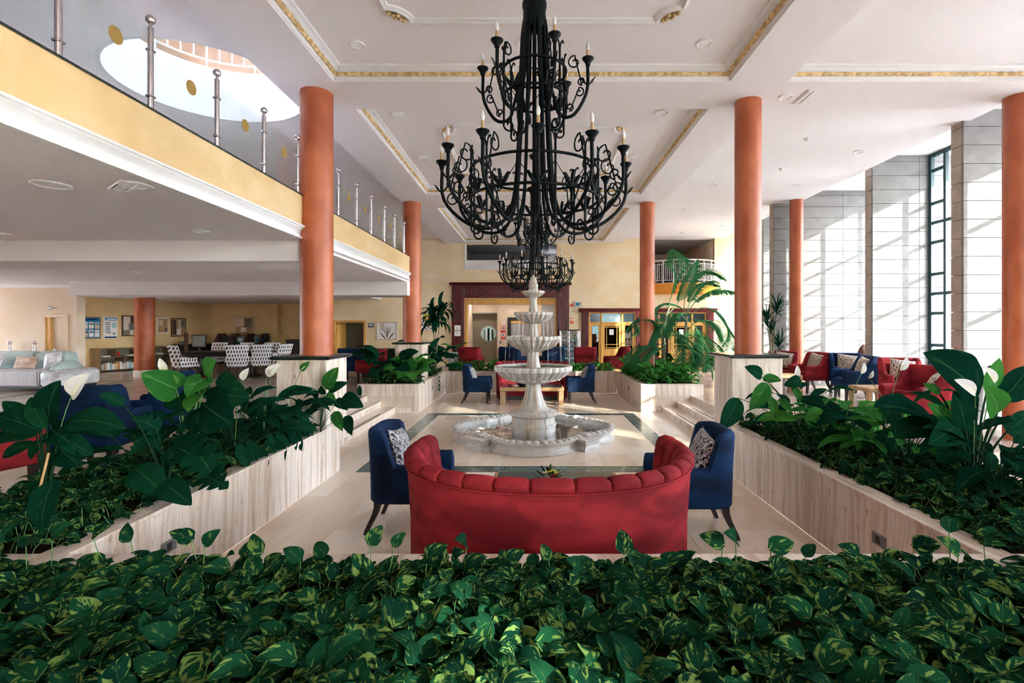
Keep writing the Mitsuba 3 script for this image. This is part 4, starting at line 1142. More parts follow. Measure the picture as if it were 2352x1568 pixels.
def rattan_table(label, x, y, w=1.55, d=.62, h=.42):
    t = thing('coffee_table', label, 'table')
    part(t, 'top', cbox(x - w / 2, x + w / 2, y - d / 2, y + d / 2, h - .09, h, .015), RATT)
    part(t, 'glass_top', cbox(x - w / 2 + .04, x + w / 2 - .04, y - d / 2 + .04, y + d / 2 - .04, h, h + .008, .003), SCREEN)
    for i in (-1, 1):
        for j in (-1, 1): part(t, 'leg', cbox(x + i * (w / 2 - .07) - .06, x + i * (w / 2 - .07) + .06, y + j * (d / 2 - .07) - .06, y + j * (d / 2 - .07) + .06, 0, h - .09, .01), RATT)
    return t


rattan_table('rattan coffee table in front of the far red sofa', -.08, 12.35)
rattan_table('rattan coffee table hidden behind the front sofa, with the flowers', .2, 4.70, 1.2, .6)


def flowers(label, x, y, z, s=1.0):
    t = thing('flower_arrangement', label, 'flowers'); r = np.random.default_rng(3)
    part(t, 'bowl', mv(lathe([(.05, 0), (.11, .03), (.13, .07), (.12, .07), (.09, .04), (.001, .03)], 18), x, y, z, s=s), LEGW, True)
    for k in range(12):
        a = k * 2.4; l = s * r.uniform(.12, .22); e = r.uniform(.3, 1.2)
        p = np.array([x, y, z + .05 * s]) + l * np.array([math.cos(a) * math.cos(e), math.sin(a) * math.cos(e), math.sin(e)])
        part(t, 'leaf', mv(ellipsoid(0, 0, 0, .09 * s, .025 * s, .004, 6), *p, rz=a, ry=-e), (LITL, DARKL)[k % 2], True)
    for k in range(8):
        a = k * .8 + .3; p = np.array([x + .09 * s * math.cos(a), y + .08 * s * math.sin(a), z + s * (.13 + .03 * (k % 3))])
        m = (SPATHE, YELF, REDF, YELF)[k % 4]
        for q in range(5):
            b = q * 1.2566; part(t, 'petal', mv(ellipsoid(.028 * s, 0, .01, .034 * s, .014 * s, .006, 6), *p, rz=b, ry=-.5), m, True)
    part(t, 'tall_bud', ellipsoid(x, y, z + .26 * s, .016 * s, .016 * s, .055 * s, 8), LITL, True)
    part(t, 'stalk', tube([(x, y, z + .05), (x, y, z + .24 * s)], .006, 5), STEMG)
    return t


flowers('flower arrangement of lilies that peeks over the front sofa back', .14, 4.55, .428, .62)
flowers('flower arrangement on the rattan table before the far sofa', -.32, 12.35, .428, 1.1)

# ---- chairs on the raised floor
F = FLOOR
chair_at(-4.55, 5.25, F, 100, 'dark blue armchair behind the left planter, its back to the camera', BLUE, wing=True)
chair_at(-4.72, 6.25, F, 185, 'dark blue armchair behind the left planter, turned to the left', BLUE, DAM, 'dark damask cushion on the blue chair behind the left planter')
chair_at(-4.78, 4.25, F, 75, 'red armchair cut by the left edge of the photo', RED, wing=True)
chair_at(-5.15, 14.2, F, 90, 'blue armchair far behind the left pedestal', BLUE, wing=True)
chair_at(-4.45, 13.7, F, 180, 'red armchair behind the far left planter plants', RED, wing=True)
chair_at(-4.3, 14.9, F, 200, 'second red armchair behind the far left planter, in front of the black counter', RED, wing=True)
chair_at(-1.93, 15.25, F, 80, 'red armchair with its back turned, left of the entrance view behind the back planter', RED, wing=True)
chair_at(-.68, 15.35, F, 65, 'blue armchair with its back turned, left of the fountain stem behind the back planter', BLUE, wing=True)
chair_at(.50, 15.35, F, 110, 'blue armchair with its back turned, right of the fountain stem behind the back planter', BLUE, wing=True)
chair_at(1.52, 15.25, F, 85, 'red armchair with its back turned, in front of the shop door on its left', RED, wing=True)
chair_at(2.48, 15.2, F, 185, 'red armchair seen from the side, next to the palm planter', RED, wing=True)
chair_at(6.02, 12.25, F, 235, 'red armchair by the slim column, the farther of two', RED, DAMC, 'damask cushion on the farther red chair by the slim column', wing=True)
chair_at(6.42, 11.72, F, 190, 'red armchair by the slim column, the nearer of two', RED, DAMC, 'damask cushion on the nearer red chair by the slim column', wing=True)
chair_at(6.95, 11.15, F, 255, 'blue armchair facing the camera in front of the pale stone wall', BLUE, DAMC, 'damask cushion on the blue chair facing the camera by the stone wall', wing=True)
chair_at(6.55, 10.25, F, 170, 'blue armchair turned sideways in front of the pale stone wall', BLUE, DAMC, 'damask cushion on the blue chair turned sideways by the stone wall', wing=True)
chair_at(6.85, 9.35, F, 250, 'red armchair facing the camera in front of the tall dark window', RED, DAMC, 'damask cushion on the red chair facing the camera by the tall window', wing=True)
chair_at(5.05, 6.55, F, 145, 'red armchair seen from behind the big leaves of the right planter', RED, DAMC, 'damask cushion on the red chair behind the big leaves', wing=True)
chair_at(5.75, 7.6, F, 200, 'red armchair between the window chairs and the right planter', RED, wing=True)
chair_at(7.1, 7.25, F, 255, 'dark blue armchair behind the big leaves at the right edge', BLUE, DAMC, 'damask cushion on the blue chair at the right edge', wing=True)
for k, (x, y, lab) in enumerate(((5.6, 11.3, 'small rattan table among the chairs by the slim column'), (6.0, 8.9, 'small rattan table in front of the red chair by the tall window'))):
    t = thing('side_table', lab, 'table')
    part(t, 'top', cbox(x - .28, x + .28, y - .28, y + .28, F + .38, F + .45, .01), RATT)
    for i in (-1, 1):
        for j in (-1, 1): part(t, 'leg', cbox(x + i * .24 - .035, x + i * .24 + .035, y + j * .24 - .035, y + j * .24 + .035, F, F + .38, .008), RATT)
# dark stone sculpture and black counter
m = trimesh.creation.icosphere(3, 1.0); v = np.array(m.vertices)
v = v * (1 + .10 * meshkit.noise(v * 2.2)[:, None]) * [.17, .15, .52] if hasattr(meshkit, 'noise') else v * [.17, .15, .52]
t = thing('stone_sculpture', 'dark upright stone sculpture against the pale stone wall', 'sculpture')
part(t, 'stone', (v + [8.05, 12.3, F + .52], np.array(m.faces)), BROWNP, True); part(t, 'base', cbox(7.85, 8.25, 12.1, 12.5, F, F + .08, .01), GRANITE)
t = thing('black_counter', 'black counter with a dark green top behind the far left plants', 'counter')
part(t, 'body', cbox(-5.25, -4.25, 15.2, 16.0, F, F + .82, .01), BLACK); part(t, 'top', cbox(-5.3, -4.2, 15.15, 16.05, F + .82, F + .86, .006), GRANITE)

# ---- silver sofa with pillows
t = thing('silver_sofa', 'silver grey leather sofa with a ribbed seat, at the left edge', 'sofa')
sx0, sx1, sy0, sy1 = -13.6, -10.95, 11.62, 12.6
part(t, 'seat', cbox(sx0, sx1 - .55, sy0, sy1, F + .12, F + .50, .05), RIBB, 50)
part(t, 'chaise', cbox(sx1 - .56, sx1, sy0 - .02, sy1 + .1, F + .10, F + .50, .08), SATIN, 50, label='rounded silver end block')
for a, b in ((sx0, -12.3), (-12.28, sx1 - .55)):
    part(t, 'back_cushion', loft([[(x, y, F + z) for y, z in ((sy1 - .22, .45), (sy1 - .32, .60), (sy1 - .28, .85 * 1 if s else .80), (sy1 - .15, .92 if s else .85), (sy1 + .02, .88 if s else .82), (sy1 + .08, .5))] for x, s in ((a, 0), (a + .1, 1), (b - .2, 1), (b - .06, 1), (b, 0))]), SILV, 60)
part(t, 'armrest', mv(ellipsoid(0, 0, 0, .14, .42, .22, 14), sx1 - .46, sy1 - .36, F + .48), SILV, True)
for x in (sx0 + .2, sx1 - .3):
    for y in (sy0 + .12, sy1 - .1): part(t, 'foot', cyl(x, y, F, F + .12, .035, 14), CHROME, 40)
part(t, 'underside', cbox(sx0 + .05, sx1 - .05, sy0 + .1, sy1, F + .06, F + .12, .01), BLACK)
cushion('silver satin cushion at the very left of the silver sofa', SATIN, T().translate([-13.05, 12.12, F + .68]).rotate([1, 0, 0], -18).rotate([0, 1, 0], 6))
cushion('beige floral cushion in the middle of the silver sofa', FLORAL, T().translate([-12.25, 12.08, F + .65]).rotate([1, 0, 0], -18).scale([1.1, 1, 1.05]), big=True)
cushion('silver satin cushion at the right of the silver sofa, leaning on the arm', SATIN, T().translate([-11.62, 12.1, F + .70]).rotate([1, 0, 0], -18).rotate([0, 1, 0], -10))

# ---- bookcase with books
WX, WY = math.cos(WA), math.sin(WA)


def w2(m_): return mv(m_, -15.15, 15.5, 0, rz=WA)


ORD = 'first second third fourth fifth sixth seventh eighth ninth tenth eleventh twelfth thirteenth fourteenth fifteenth'.split()
t = thing('bookcase', 'low olive wooden bookcase below the notice boards', 'bookcase')
s0, s1, dp = 1.3, 3.9, .42
ztop = 1.16
part(t, 'side', w2(cbox(s0, s0 + .03, -dp, -.02, F, ztop, .004)), SHELF)
part(t, 'side', w2(cbox(s1 - .03, s1, -dp, -.02, F, ztop, .004)), SHELF)
part(t, 'top', w2(cbox(s0, s1, -dp, -.02, ztop - .03, ztop, .004)), SHELF)
part(t, 'back', w2(cbox(s0, s1, -.04, -.02, F, ztop, .004)), OLIVE)
shz = [F + .06, F + .36, F + .50]
for z in shz: part(t, 'shelf', w2(cbox(s0 + .03, s1 - .03, -dp, -.04, z - .018, z, .003)), SHELF)
for s, a, b in ((.55, 2, 3), (1.3, 2, 3), (1.9, 2, 3), (.8, 1, 2), (1.25, 1, 2), (1.7, 1, 2), (1.35, 0, 1), (1.95, 0, 1)):
    part(t, 'divider', w2(cbox(s0 + s, s0 + s + .018, -dp, -.04, shz[a], ztop - .03 if b == 3 else shz[b] - .018, .002)), SHELF)
for k in range(14):
    h = .2 + .02 * ((k * 5) % 4)
    single('book', f'{ORD[k]} book from the left in the lowest row of the olive bookcase', 'book', w2(cbox(s0 + .10 + k * .083, s0 + .10 + k * .083 + .055 + .012 * (k % 3), -dp + .03, -.2, F + .062, F + .062 + h, .004)), (WHITEP, CREAMP, WHITEP, SKYP, WHITEP, YELF if False else YEL, ORSLAB, WHITEP)[k % 8], group='books in the lowest row of the bookcase')
for k, (s, h, m, lab) in enumerate(((.62, .17, REDP, 'small red book standing on the top shelf of the bookcase'), (1.36, .24, WHITEP, 'tall white book standing on the top shelf of the bookcase'))):
    single('book', lab, 'book', w2(cbox(s0 + s, s0 + s + .05, -dp + .03, -.2, F + .502, F + .502 + h, .004)), m)
for k, (s, lab) in enumerate(((.12, 'flat pile of paper in the top left shelf of the bookcase'), (1.0, 'flat stack of white magazines in the top shelf of the bookcase'), (2.05, 'flat paper in the top right shelf of the bookcase'))):
    single('magazine', lab, 'magazine', w2(cbox(s0 + s, s0 + s + .25, -dp + .03, -.15, F + .502, F + .55, .004)), WHITEP)
single('wall_outlet', 'black wall outlet left of the bookcase', 'outlet', w2(cbox(.95, 1.06, -.02, 0, .72, .80, .004)), BLACK)

# ---- dining corner
t = thing('console_table', 'long black console table along the ochre wall', 'table')
part(t, 'top', w2(cbox(4.2, 6.0, -.75, -.1, F + .78, F + .84, .008)), BLACK)
part(t, 'apron', w2(cbox(4.25, 5.95, -.72, -.12, F + .45, F + .78, .008)), BLACK)
for s in (4.3, 5.1, 5.9):
    for q in (-.70, -.15): part(t, 'leg', w2(cbox(s - .035, s + .035, q - .035, q + .035, F, F + .45, .006)), BLACK)
p = at(328, 795, 17.5)
t = thing('desk_speaker', 'small grey box on the black console table', 'box')
part(t, 'body', w2(cbox(4.3, 4.5, -.5, -.3, F + .84, F + .98, .01)), GREYP); part(t, 'grille', w2(cbox(4.32, 4.48, -.505, -.498, F + .86, F + .96, .003)), BLACK)
t = thing('television', 'black flat television behind the big patterned chair', 'television')
q = at(455, 785, 18.6)
part(t, 'screen', cbox(q[0] - .22, q[0] + .24, 18.6, 18.66, 1.16, 1.56, .01), SCREEN); part(t, 'bezel', cbox(q[0] - .25, q[0] + .27, 18.62, 18.68, 1.13, 1.59, .01), BLACK)
part(t, 'stand', cyl(q[0], 18.68, F, 1.2, .04, 12), BLACK); part(t, 'foot', cbox(q[0] - .25, q[0] + .25, 18.5, 18.9, F, F + .03, .01), BLACK)
single('tower_speaker', 'slim brown upright speaker left of the television', 'speaker', join(cbox(q[0] - .52, q[0] - .42, 18.6, 18.7, F + .1, 1.66, .01), cbox(q[0] - .58, q[0] - .36, 18.5, 18.8, F, F + .1, .01)), BROWNP)
t = thing('dining_table', 'long dark wooden dining table with patterned chairs', 'table')
tx0, tx1, ty = -10.75, -8.35, 15.6
part(t, 'top', cbox(tx0, tx1, ty - .55, ty + .55, F + .72, F + .77, .015), LEGW)
part(t, 'apron', cbox(tx0 + .1, tx1 - .1, ty - .45, ty + .45, F + .62, F + .72, .008), LEGW)
for x in (tx0 + .35, tx1 - .35): part(t, 'pedestal_leg', mv(lathe([(.22, 0), (.20, .05), (.08, .1), (.09, .4), (.12, .62)], 20), x, ty, F), LEGW, True)


def dining_chair(label, x, y, face, first=[]):
    rz = math.radians(face + 90); pl = tw(x, y, F, rz)
    if first:
        t = copy_thing(first[0], label, np.eye(4), 'patterned chairs round the dining table')
        for k in [k for k in scene if k.startswith(t + '__')]: scene[k]['to_world'] = pl
        return t
    t = thing('dining_chair', label, 'chair', 'patterned chairs round the dining table'); first.append(t)
    part(t, 'seat', cbox(-.27, .27, -.28, .25, .36, .50, .04), LATT, 50)
    part(t, 'backrest', loft([[(x_ * w, y_ + o, z) for x_, y_ in ((-1, -.03), (-.8, .03), (0, .06), (.8, .03), (1, -.03), (.8, -.04), (0, -.01), (-.8, -.04))] for z, w, o in ((.36, .24, .22), (.55, .26, .24), (.8, .28, .29), (.97, .29, .34), (1.0, .27, .35))]), LATT, 50)
    for sx in (-1, 1):
        part(t, 'armrest', cbox(sx * .27 - .035, sx * .27 + .035, -.2, .25, .46, .64, .03), LATT, 50)
        for y_ in (-.22, .2): part(t, 'leg', tube([(sx * .22, y_, .36), (sx * .23, y_ + (.03 if y_ > 0 else 0), 0)], [.026, .016], 6), LEGW, 40)
    for k in [k for k in scene if k.startswith(t + '__')]: scene[k]['to_world'] = pl
    return t


dining_chair('patterned dining chair at the left head of the dining table, its back to us', -10.0, 14.35, 60)
dining_chair('patterned dining chair at the near right of the table, left of three', -8.72, 14.72, 118)
dining_chair('patterned dining chair at the near right of the table, middle of three', -8.25, 15.05, 130)
dining_chair('patterned dining chair at the near right of the table, right of three', -7.85, 15.3, 165)
dining_chair('patterned dining chair on the far side of the table, the left one', -10.6, 16.6, 270)
dining_chair('patterned dining chair on the far side of the table, the middle one', -9.75, 16.6, 270)
dining_chair('patterned dining chair on the far side of the table, the right one', -8.9, 16.7, 270)
t = thing('table_centrepiece', 'low white flower centrepiece on the dining table', 'flowers')
part(t, 'bowl', mv(lathe([(.08, 0), (.14, .05), (.001, .04)], 14), -9.4, ty, F + .77), LEGW, True)
for k in range(14): part(t, 'blossom', ellipsoid(-9.4 + .22 * math.cos(k * 2.4) * (k / 14) ** .5, ty + .2 * math.sin(k * 2.4), F + .88 + .06 * (k % 3), .05, .05, .04, 6), (WHITEP, YELP, DARKL)[k % 3], True)
t = thing('computer_desk', 'dark desk with partitions along the back wall of the dining corner', 'desk')
part(t, 'top', cbox(-13.2, -11.3, 20.4, 21.4, F + .70, F + .75, .008), LEGW)
for x in (-13.2, -12.63, -12.0, -11.38): part(t, 'partition', loft([[(x + o, y, z) for y, z in ((20.5, F), (21.4, F), (21.4, 1.62), (20.9, 1.62), (20.5, 1.2))] for o in (0, .05)]), BROWNP)
for k, px in enumerate((521, 556, 597)):
    x = (px - CX) * 20.9 / FOC
    q = thing('monitor', ('left computer monitor on the dark desk', 'middle computer monitor on the dark desk', 'right computer monitor on the dark desk')[k], 'monitor')
    part(q, 'bezel', cbox(x - .26, x + .26, 20.9, 20.95, F + .84, F + 1.18, .01), BLACK); part(q, 'screen', cbox(x - .235, x + .235, 20.893, 20.9, F + .87, F + 1.15, .002), SCREEN)
    part(q, 'stand', cbox(x - .04, x + .04, 20.95, 21.0, F + .75, F + .9, .005), BLACK); part(q, 'foot', cbox(x - .12, x + .12, 20.85, 21.05, F + .75, F + .765, .005), BLACK)
    if k: part(q, 'window_on_screen', cbox(x - .18, x + .14, 20.889, 20.893, F + .93, F + 1.06, .001), SKYP if k == 1 else BLUEP)
t = thing('black_urn', 'black square planter pot in the corner behind the left column', 'pot')
q = at(679, 800, 20.6)
part(t, 'body', loft([[(q[0] + i * w, 20.6 + j * w, z) for i, j in ((-1, -1), (1, -1), (1, 1), (-1, 1))] for z, w in ((F, .20), (1.30, .27), (1.36, .28), (1.36, .24), (1.2, .22))]), BLACK)
part(t, 'rim', loft([[(q[0] + i * w, 20.6 + j * w, z) for i, j in ((-1, -1), (1, -1), (1, 1), (-1, 1))] for z, w in ((1.34, .285), (1.38, .285))], cap=False), BLACK)

# ---- ceiling fittings
def downlight(x, y, z, r, label, group=None):
    t = thing('downlight', label, 'ceiling light', group)
    part(t, 'ring', mv(lathe([(r * .82, 0), (r, 0), (r, -.008), (r * .96, -.014), (r * .85, -.010), (r * .82, 0)], 28), x, y, z), TRIMW, 40)
    part(t, 'lens', mv(lathe([(.0001, -.004), (r * .83, -.004), (r * .83, 0), (.0001, 0)], 24), x, y, z), WHITEP)
    return t


for px, py, z, r, lab in ((821, 102, ZC, .085, 'round downlight left of the chandelier in the nearest coffer'), (1205, 98, ZC, .085, 'round downlight behind the chandelier top'), (1617, 98, ZC, .085, 'round downlight right of the chandelier in the nearest coffer'),
                          (914, 261, ZC, .10, 'round downlight at the near left of the middle coffer'), (1519, 258, ZC, .10, 'round downlight at the near right of the middle coffer'),
                          (972, 362, ZC, .10, 'round downlight at the far left of the middle coffer'), (1460, 357, ZC, .10, 'round downlight at the far right of the middle coffer'),
                          (1804, 222, ZS, .085, 'round downlight on the ceiling beam right of the tall column'),
                          (1972, 348, ZC, .085, 'round downlight in front of the stone pier'),
                          (118, 423, 3.0, .13, 'round ceiling speaker under the mezzanine, the nearest one'), (312, 424, 3.0, .12, 'round ceiling speaker beside the vent under the mezzanine'), (464, 531, 3.0, .09, 'round downlight near the beam under the mezzanine'), (8, 537, 3.0, .09, 'round downlight at the left photo edge under the mezzanine')):
    d = (z - EYE) * FOC / (CY - py); downlight((px - CX) * d / FOC, d, z, r, lab)
SPOT = ['tiny recessed spot on the bright ceiling just left of the tall right column', 'tiny recessed spot on the bright ceiling above the far right column, the nearer one', 'tiny recessed spot on the bright ceiling, just right of the far right column top', 'tiny recessed spot above the curved balcony, the lower one', 'tiny recessed spot right of those above the balcony', 'tiny recessed spot above the curved balcony, the upper one', 'tiny recessed spot above the slim column by the stone wall', 'tiny recessed spot just right of the tall right column', 'tiny spot under the mezzanine, right of the thick column', 'tiny spot under the mezzanine, second from the left photo edge', 'tiny spot under the mezzanine, third from the left photo edge', 'tiny spot under the mezzanine above the column with the pale base', 'tiny spot under the mezzanine, left of the thick column', 'tiny spot in the farthest coffer, on its right', 'tiny spot in the farthest coffer, on its left']
for k, (px, py, z) in enumerate([(1640, 422, ZC), (1570, 480, ZC), (1522, 518, ZC), (1578, 542, ZC), (1660, 518, ZC), (1567, 533, ZC), (1830, 425, ZC), (1763, 495, ZC), (845, 620, 2.95), (100, 624, 2.95), (174, 624, 2.95), (313, 624, 2.95), (600, 622, 2.95), (1360, 530, ZC), (1087, 532, ZC)]):
    d = (z - EYE) * FOC / (CY - py)
    if d > 17.5 or (z == ZC and d < 7.2): continue
    downlight((px - CX) * d / FOC, d, z, .07, SPOT[k])
for k, (px, py) in enumerate(((1855, 318), (1795, 387))):
    d = (ZC - EYE) * FOC / (CY - py); x = (px - CX) * d / FOC
    single('smoke_detector', ('smoke detector on the bright ceiling, the nearer one', 'smoke detector on the bright ceiling, the farther one')[k], 'smoke detector', mv(lathe([(.0001, -.045), (.03, -.045), (.035, -.02), (.05, -.012), (.05, 0), (.0001, 0)], 18), x, d, ZC), TRIMW, 40)


def vent(px, py, z, w, l, rz, label):
    d = (z - EYE) * FOC / (CY - py); x = (px - CX) * d / FOC
    t = thing('air_vent', label, 'vent')
    part(t, 'frame', mv(join(cbox(-w / 2, -w / 2 + .02, -l / 2, l / 2, -.012, 0), cbox(w / 2 - .02, w / 2, -l / 2, l / 2, -.012, 0), cbox(-w / 2, w / 2, -l / 2, -l / 2 + .02, -.012, 0), cbox(-w / 2, w / 2, l / 2 - .02, l / 2, -.012, 0)), x, d, z, rz=rz), TRIMW)
    part(t, 'duct', mv(box(-w / 2 + .02, w / 2 - .02, -l / 2 + .02, l / 2 - .02, -.003, -.001), x, d, z, rz=rz), GREYP)
    for k in range(4): part(t, 'louvre', mv(mv(box(-.012, .012, -l / 2 + .02, l / 2 - .02, -.001, .001), 0, 0, 0, ry=.6), x + 0, d, z - .008, rz=rz) if False else mv(cbox(-w / 2 + .03 + k * (w - .06) / 4, -w / 2 + .045 + k * (w - .06) / 4, -l / 2 + .02, l / 2 - .02, -.011, -.004, .002), x, d, z, rz=rz), TRIMW)


vent(1846, 222, ZS, .12, .42, 0, 'slim white air vent on the ceiling beam beside the downlight')
vent(285, 426, 3.0, .14, .40, .9, 'slim air vent in the ceiling under the mezzanine')
# ================================================================ fountain
FXc, FYc = -.03, 8.5
t = thing('fountain', 'tiered pale stone fountain with scalloped bowls in a lobed basin', 'fountain')


def lobes(r, off, sq):
    u = unary_union([sg.Point(off * math.cos(a), off * math.sin(a)).buffer(r, 32) for a in np.arange(4) * PI / 2])
    c = unary_union([sg.Polygon([(d * math.cos(a) - s * math.cos(a) - s * math.sin(a), d * math.sin(a) - s * math.sin(a) + s * math.cos(a)), (d * math.cos(a) + s * math.cos(a) - s * math.sin(a), d * math.sin(a) + s * math.sin(a) + s * math.cos(a)), (d * math.cos(a) + s * math.cos(a) + s * math.sin(a), d * math.sin(a) + s * math.sin(a) - s * math.cos(a)), (d * math.cos(a) - s * math.cos(a) + s * math.sin(a), d * math.sin(a) - s * math.sin(a) - s * math.cos(a))]) for a in PI / 4 + np.arange(4) * PI / 2 for d, s in ((.98, sq),)])
    return unary_union([u, c])


def outline(poly, n=200):
    e = poly.exterior; return np.array([e.interpolate(k / n, normalized=True).coords[0] for k in range(n)])


base = lobes(.74, .62, .17)
cen = np.array([FXc, FYc])
n_ = 220
rings = []
for off, z in ((-.01, 0.0), (.0, .02), (-.03, .05), (-.055, .09), (-.05, .13), (-.02, .16), (.01, .172), (.012, .19), (-.02, .20), (-.10, .20), (-.115, .19), (-.12, .08), (-.12, .03)):
    o = outline(base.buffer(off, 16), n_); k0 = np.argmax(o[:, 0]); o = np.roll(o, -k0, 0)
    if o[5, 1] < 0: o = np.roll(o[::-1], 1, 0)
    rings.append([(x + FXc, y + FYc, z) for x, y in o])
bs = part(t, 'basin', loft(rings), FOUNT, 40)
o = outline(base.buffer(-.045, 16), 68)
for k in range(68):
    p = o[k]; q = o[(k + 1) % 68] - o[k - 1]; a = math.atan2(q[1], q[0])
    m = ellipsoid(0, 0, 0, .056, .064, .024, 8)
    m = (m[0] * np.array([1, 1, 1]) + np.array([0, 0, 0]), m[1])
    part(bs, 'scallop', mv(m, p[0] + FXc, p[1] + FYc, .203, rz=a, rx=-.18), FOUNT, True)
for a in PI / 4 + np.arange(4) * PI / 2:
    r = 1.19; m = loft([[(x * w, y * w2, z) for x, y in ((-1, -1), (1, -1), (1, 1), (-1, 1))] for z, w, w2 in ((0, .20, .10), (.03, .20, .10), (.08, .15, .08), (.14, .17, .09), (.17, .22, .12), (.185, .22, .12))])
    part(bs, 'corner_foot', mv(m, FXc + r * math.cos(a), FYc + r * math.sin(a), 0, rz=a + PI / 2), FOUNT, 30)
    q = mv(ellipsoid(0, 0, 0, .10, .08, .04, 8), FXc + 1.10 * math.cos(a), FYc + 1.10 * math.sin(a), .205, rz=a)
    part(bs, 'corner_shell', q, FOUNT, True)
part(t, 'basin_floor', prism(mvp := shapely.affinity.translate(base.buffer(-.1), FXc, FYc), .01, .03), GRANITE)
wv = outline(base.buffer(-.115, 16), 160)
g = np.linspace(.02, 1, 26); vs = np.concatenate([[(p[0] * s, p[1] * s) for p in wv] for s in g])
zz = .125 + .0045 * (meshkit.fbm(np.c_[vs * 7.5, vs[:, :1] * 0 + 2]) - .5) * 2
i, j = np.meshgrid(np.arange(25), np.arange(160), indexing='ij'); a_ = i * 160 + j; b_ = i * 160 + (j + 1) % 160
part(t, 'water', (np.c_[vs + cen, zz], tri(np.stack([a_, a_ + 160, b_ + 160, b_], -1).reshape(-1, 4))), mat('pool_water', {'type': 'thindielectric', 'int_ior': 1.9, 'specular_transmittance': rgb(.62, .72, .72)}), True, label='rippled water')


def fl(prof, n=48, wob=None): return mv(lathe(prof, n, wob), FXc, FYc)


part(t, 'drum', fl([(.36, .03), (.375, .12), (.375, .20), (.39, .21), (.39, .25), (.365, .26), (.36, .36), (.385, .38), (.40, .40), (.40, .44), (.37, .46), (.33, .475), (.2, .48)]), FOUNT, 30)


def panelled(g, k): return 1 - .05 * (np.abs(np.sin(g * 4)) < .45)


def stem(z0, z1, r0, r1, flare):
    zz = np.linspace(0, 1, 14)
    prof = [(r0 * flare, z0), (r0 * flare, z0 + .02), (r0 * flare * .93, z0 + .035)] + [(r1 + (r0 - r1) * (1 - s) ** 2.2, z0 + .04 + (z1 - z0 - .1) * s) for s in zz] + [(r1 * 1.12, z1 - .05), (r1 * 1.16, z1 - .03), (r1 * 1.1, z1)]
    return fl(prof, 64, lambda g, k: panelled(g, k) if 4 <= k <= 14 else np.ones_like(g))


def bowl(z, R, h, n, label):
    prof = [(.10 * R + .02, z - h), (.36 * R, z - h * .95), (.62 * R, z - h * .80), (.82 * R, z - h * .58), (.93 * R, z - h * .36), (.955 * R, z - .10 * R - .02), (1.0 * R, z - .095 * R - .018), (1.01 * R, z - .012), (.985 * R, z), (.93 * R, z - .003), (.90 * R, z - .04), (.6 * R, z - h * .45), (.2 * R, z - h * .55)]
    def wob(g, k):
        if 1 <= k <= 4: return 1 + .075 * (np.abs(np.cos(g * n / 2)) ** .7 - .6) * min(1, k / 2)
        if 5 <= k <= 8: return 1 + .045 * (np.abs(np.cos(g * n / 2)) ** .6 - .5)
        return np.ones_like(g)
    b = part(t, 'bowl', fl(prof, n * 6, wob), FOUNT, 50)
    part(b, 'water', fl([(.91 * R, z - .03), (.001, z - .028)], 40), WATERS, True)
    return b


WATERS = mat('bowl_water', gloss((.25, .24, .2), .03))
part(t, 'stem', stem(.47, 1.02, .245, .125, 1.1), FOUNT, 30)
b1 = bowl(1.215, .645, .31, 32, 'big')
g = np.arange(16) * PI / 8
for k in g: part(b1, 'shell', mv(ellipsoid(0, 0, 0, .085, .02, .05, 8), FXc + .46 * math.cos(k), FYc + .46 * math.sin(k), 1.02, rz=k + PI / 2, rx=.0), FOUNT, True)
part(t, 'stem', stem(1.09, 1.50, .15, .095, 1.05), FOUNT, 30)
bowl(1.715, .46, .27, 28, '')
part(t, 'stem', stem(1.62, 1.98, .115, .07, 1.05), FOUNT, 30)
bowl(2.115, .322, .20, 24, '')
part(t, 'stem', stem(2.02, 2.40, .10, .06, 1.05), FOUNT, 30)
bowl(2.475, .185, .115, 20, '')
part(t, 'finial', fl([(.07, 2.40), (.085, 2.47), (.085, 2.51), (.07, 2.52), (.085, 2.56), (.075, 2.60), (.06, 2.62), (.062, 2.65), (.045, 2.69), (.02, 2.74), (.001, 2.76)], 20), FOUNT, 40)
DROP = mat('falling_water', {'type': 'thindielectric', 'int_ior': 1.5})
r = np.random.default_rng(4)
for R, z0, z1 in ((.315, 2.06, 1.72), (.455, 1.66, 1.22), (.63, 1.13, .14)):
    for a in r.choice(np.arange(24), 9, replace=False) * PI / 12:
        rr = R * 1.03; zt = z0
        part(t, 'water_thread', tube([(FXc + (rr + .02 * s) * math.cos(a), FYc + (rr + .02 * s) * math.sin(a), zt + (z1 - zt) * s) for s in (0, .35, .7, 1)], [.004, .0035, .005, .003], 5, cap=False), DROP, True)

# ================================================================ chandeliers
def scroll(p0, p1, ax, r=.008, turns=1.15, s0=.05, s1=.045, flip=1):
    """An S scroll in the upright plane through direction ax, from p0 to p1, a spiral at both ends."""
    p0, p1 = np.array(p0, float), np.array(p1, float)
    pts = []
    for k in np.linspace(turns * 2 * PI, 0, 22): pts.append((s0 * (1 - .75 * k / (turns * 2 * PI)), k))
    a = [p0 + np.array([rr * math.cos(flip * k + PI / 2), rr * math.sin(flip * k + PI / 2)]) for rr, k in pts]
    b = [p1 + np.array([s1 * (1 - .75 * k / (turns * 2 * PI)) * math.cos(-flip * k - PI / 2), s1 * (1 - .75 * k / (turns * 2 * PI)) * math.sin(-flip * k - PI / 2)]) for k in np.linspace(0, turns * 2 * PI, 22)]
    q = np.array(a + b)
    return np.array([(ax[0] * u, ax[1] * u, z) for u, z in q])


KS = .957


def cz(v): return 1.85 + (v - 1.85) * KS


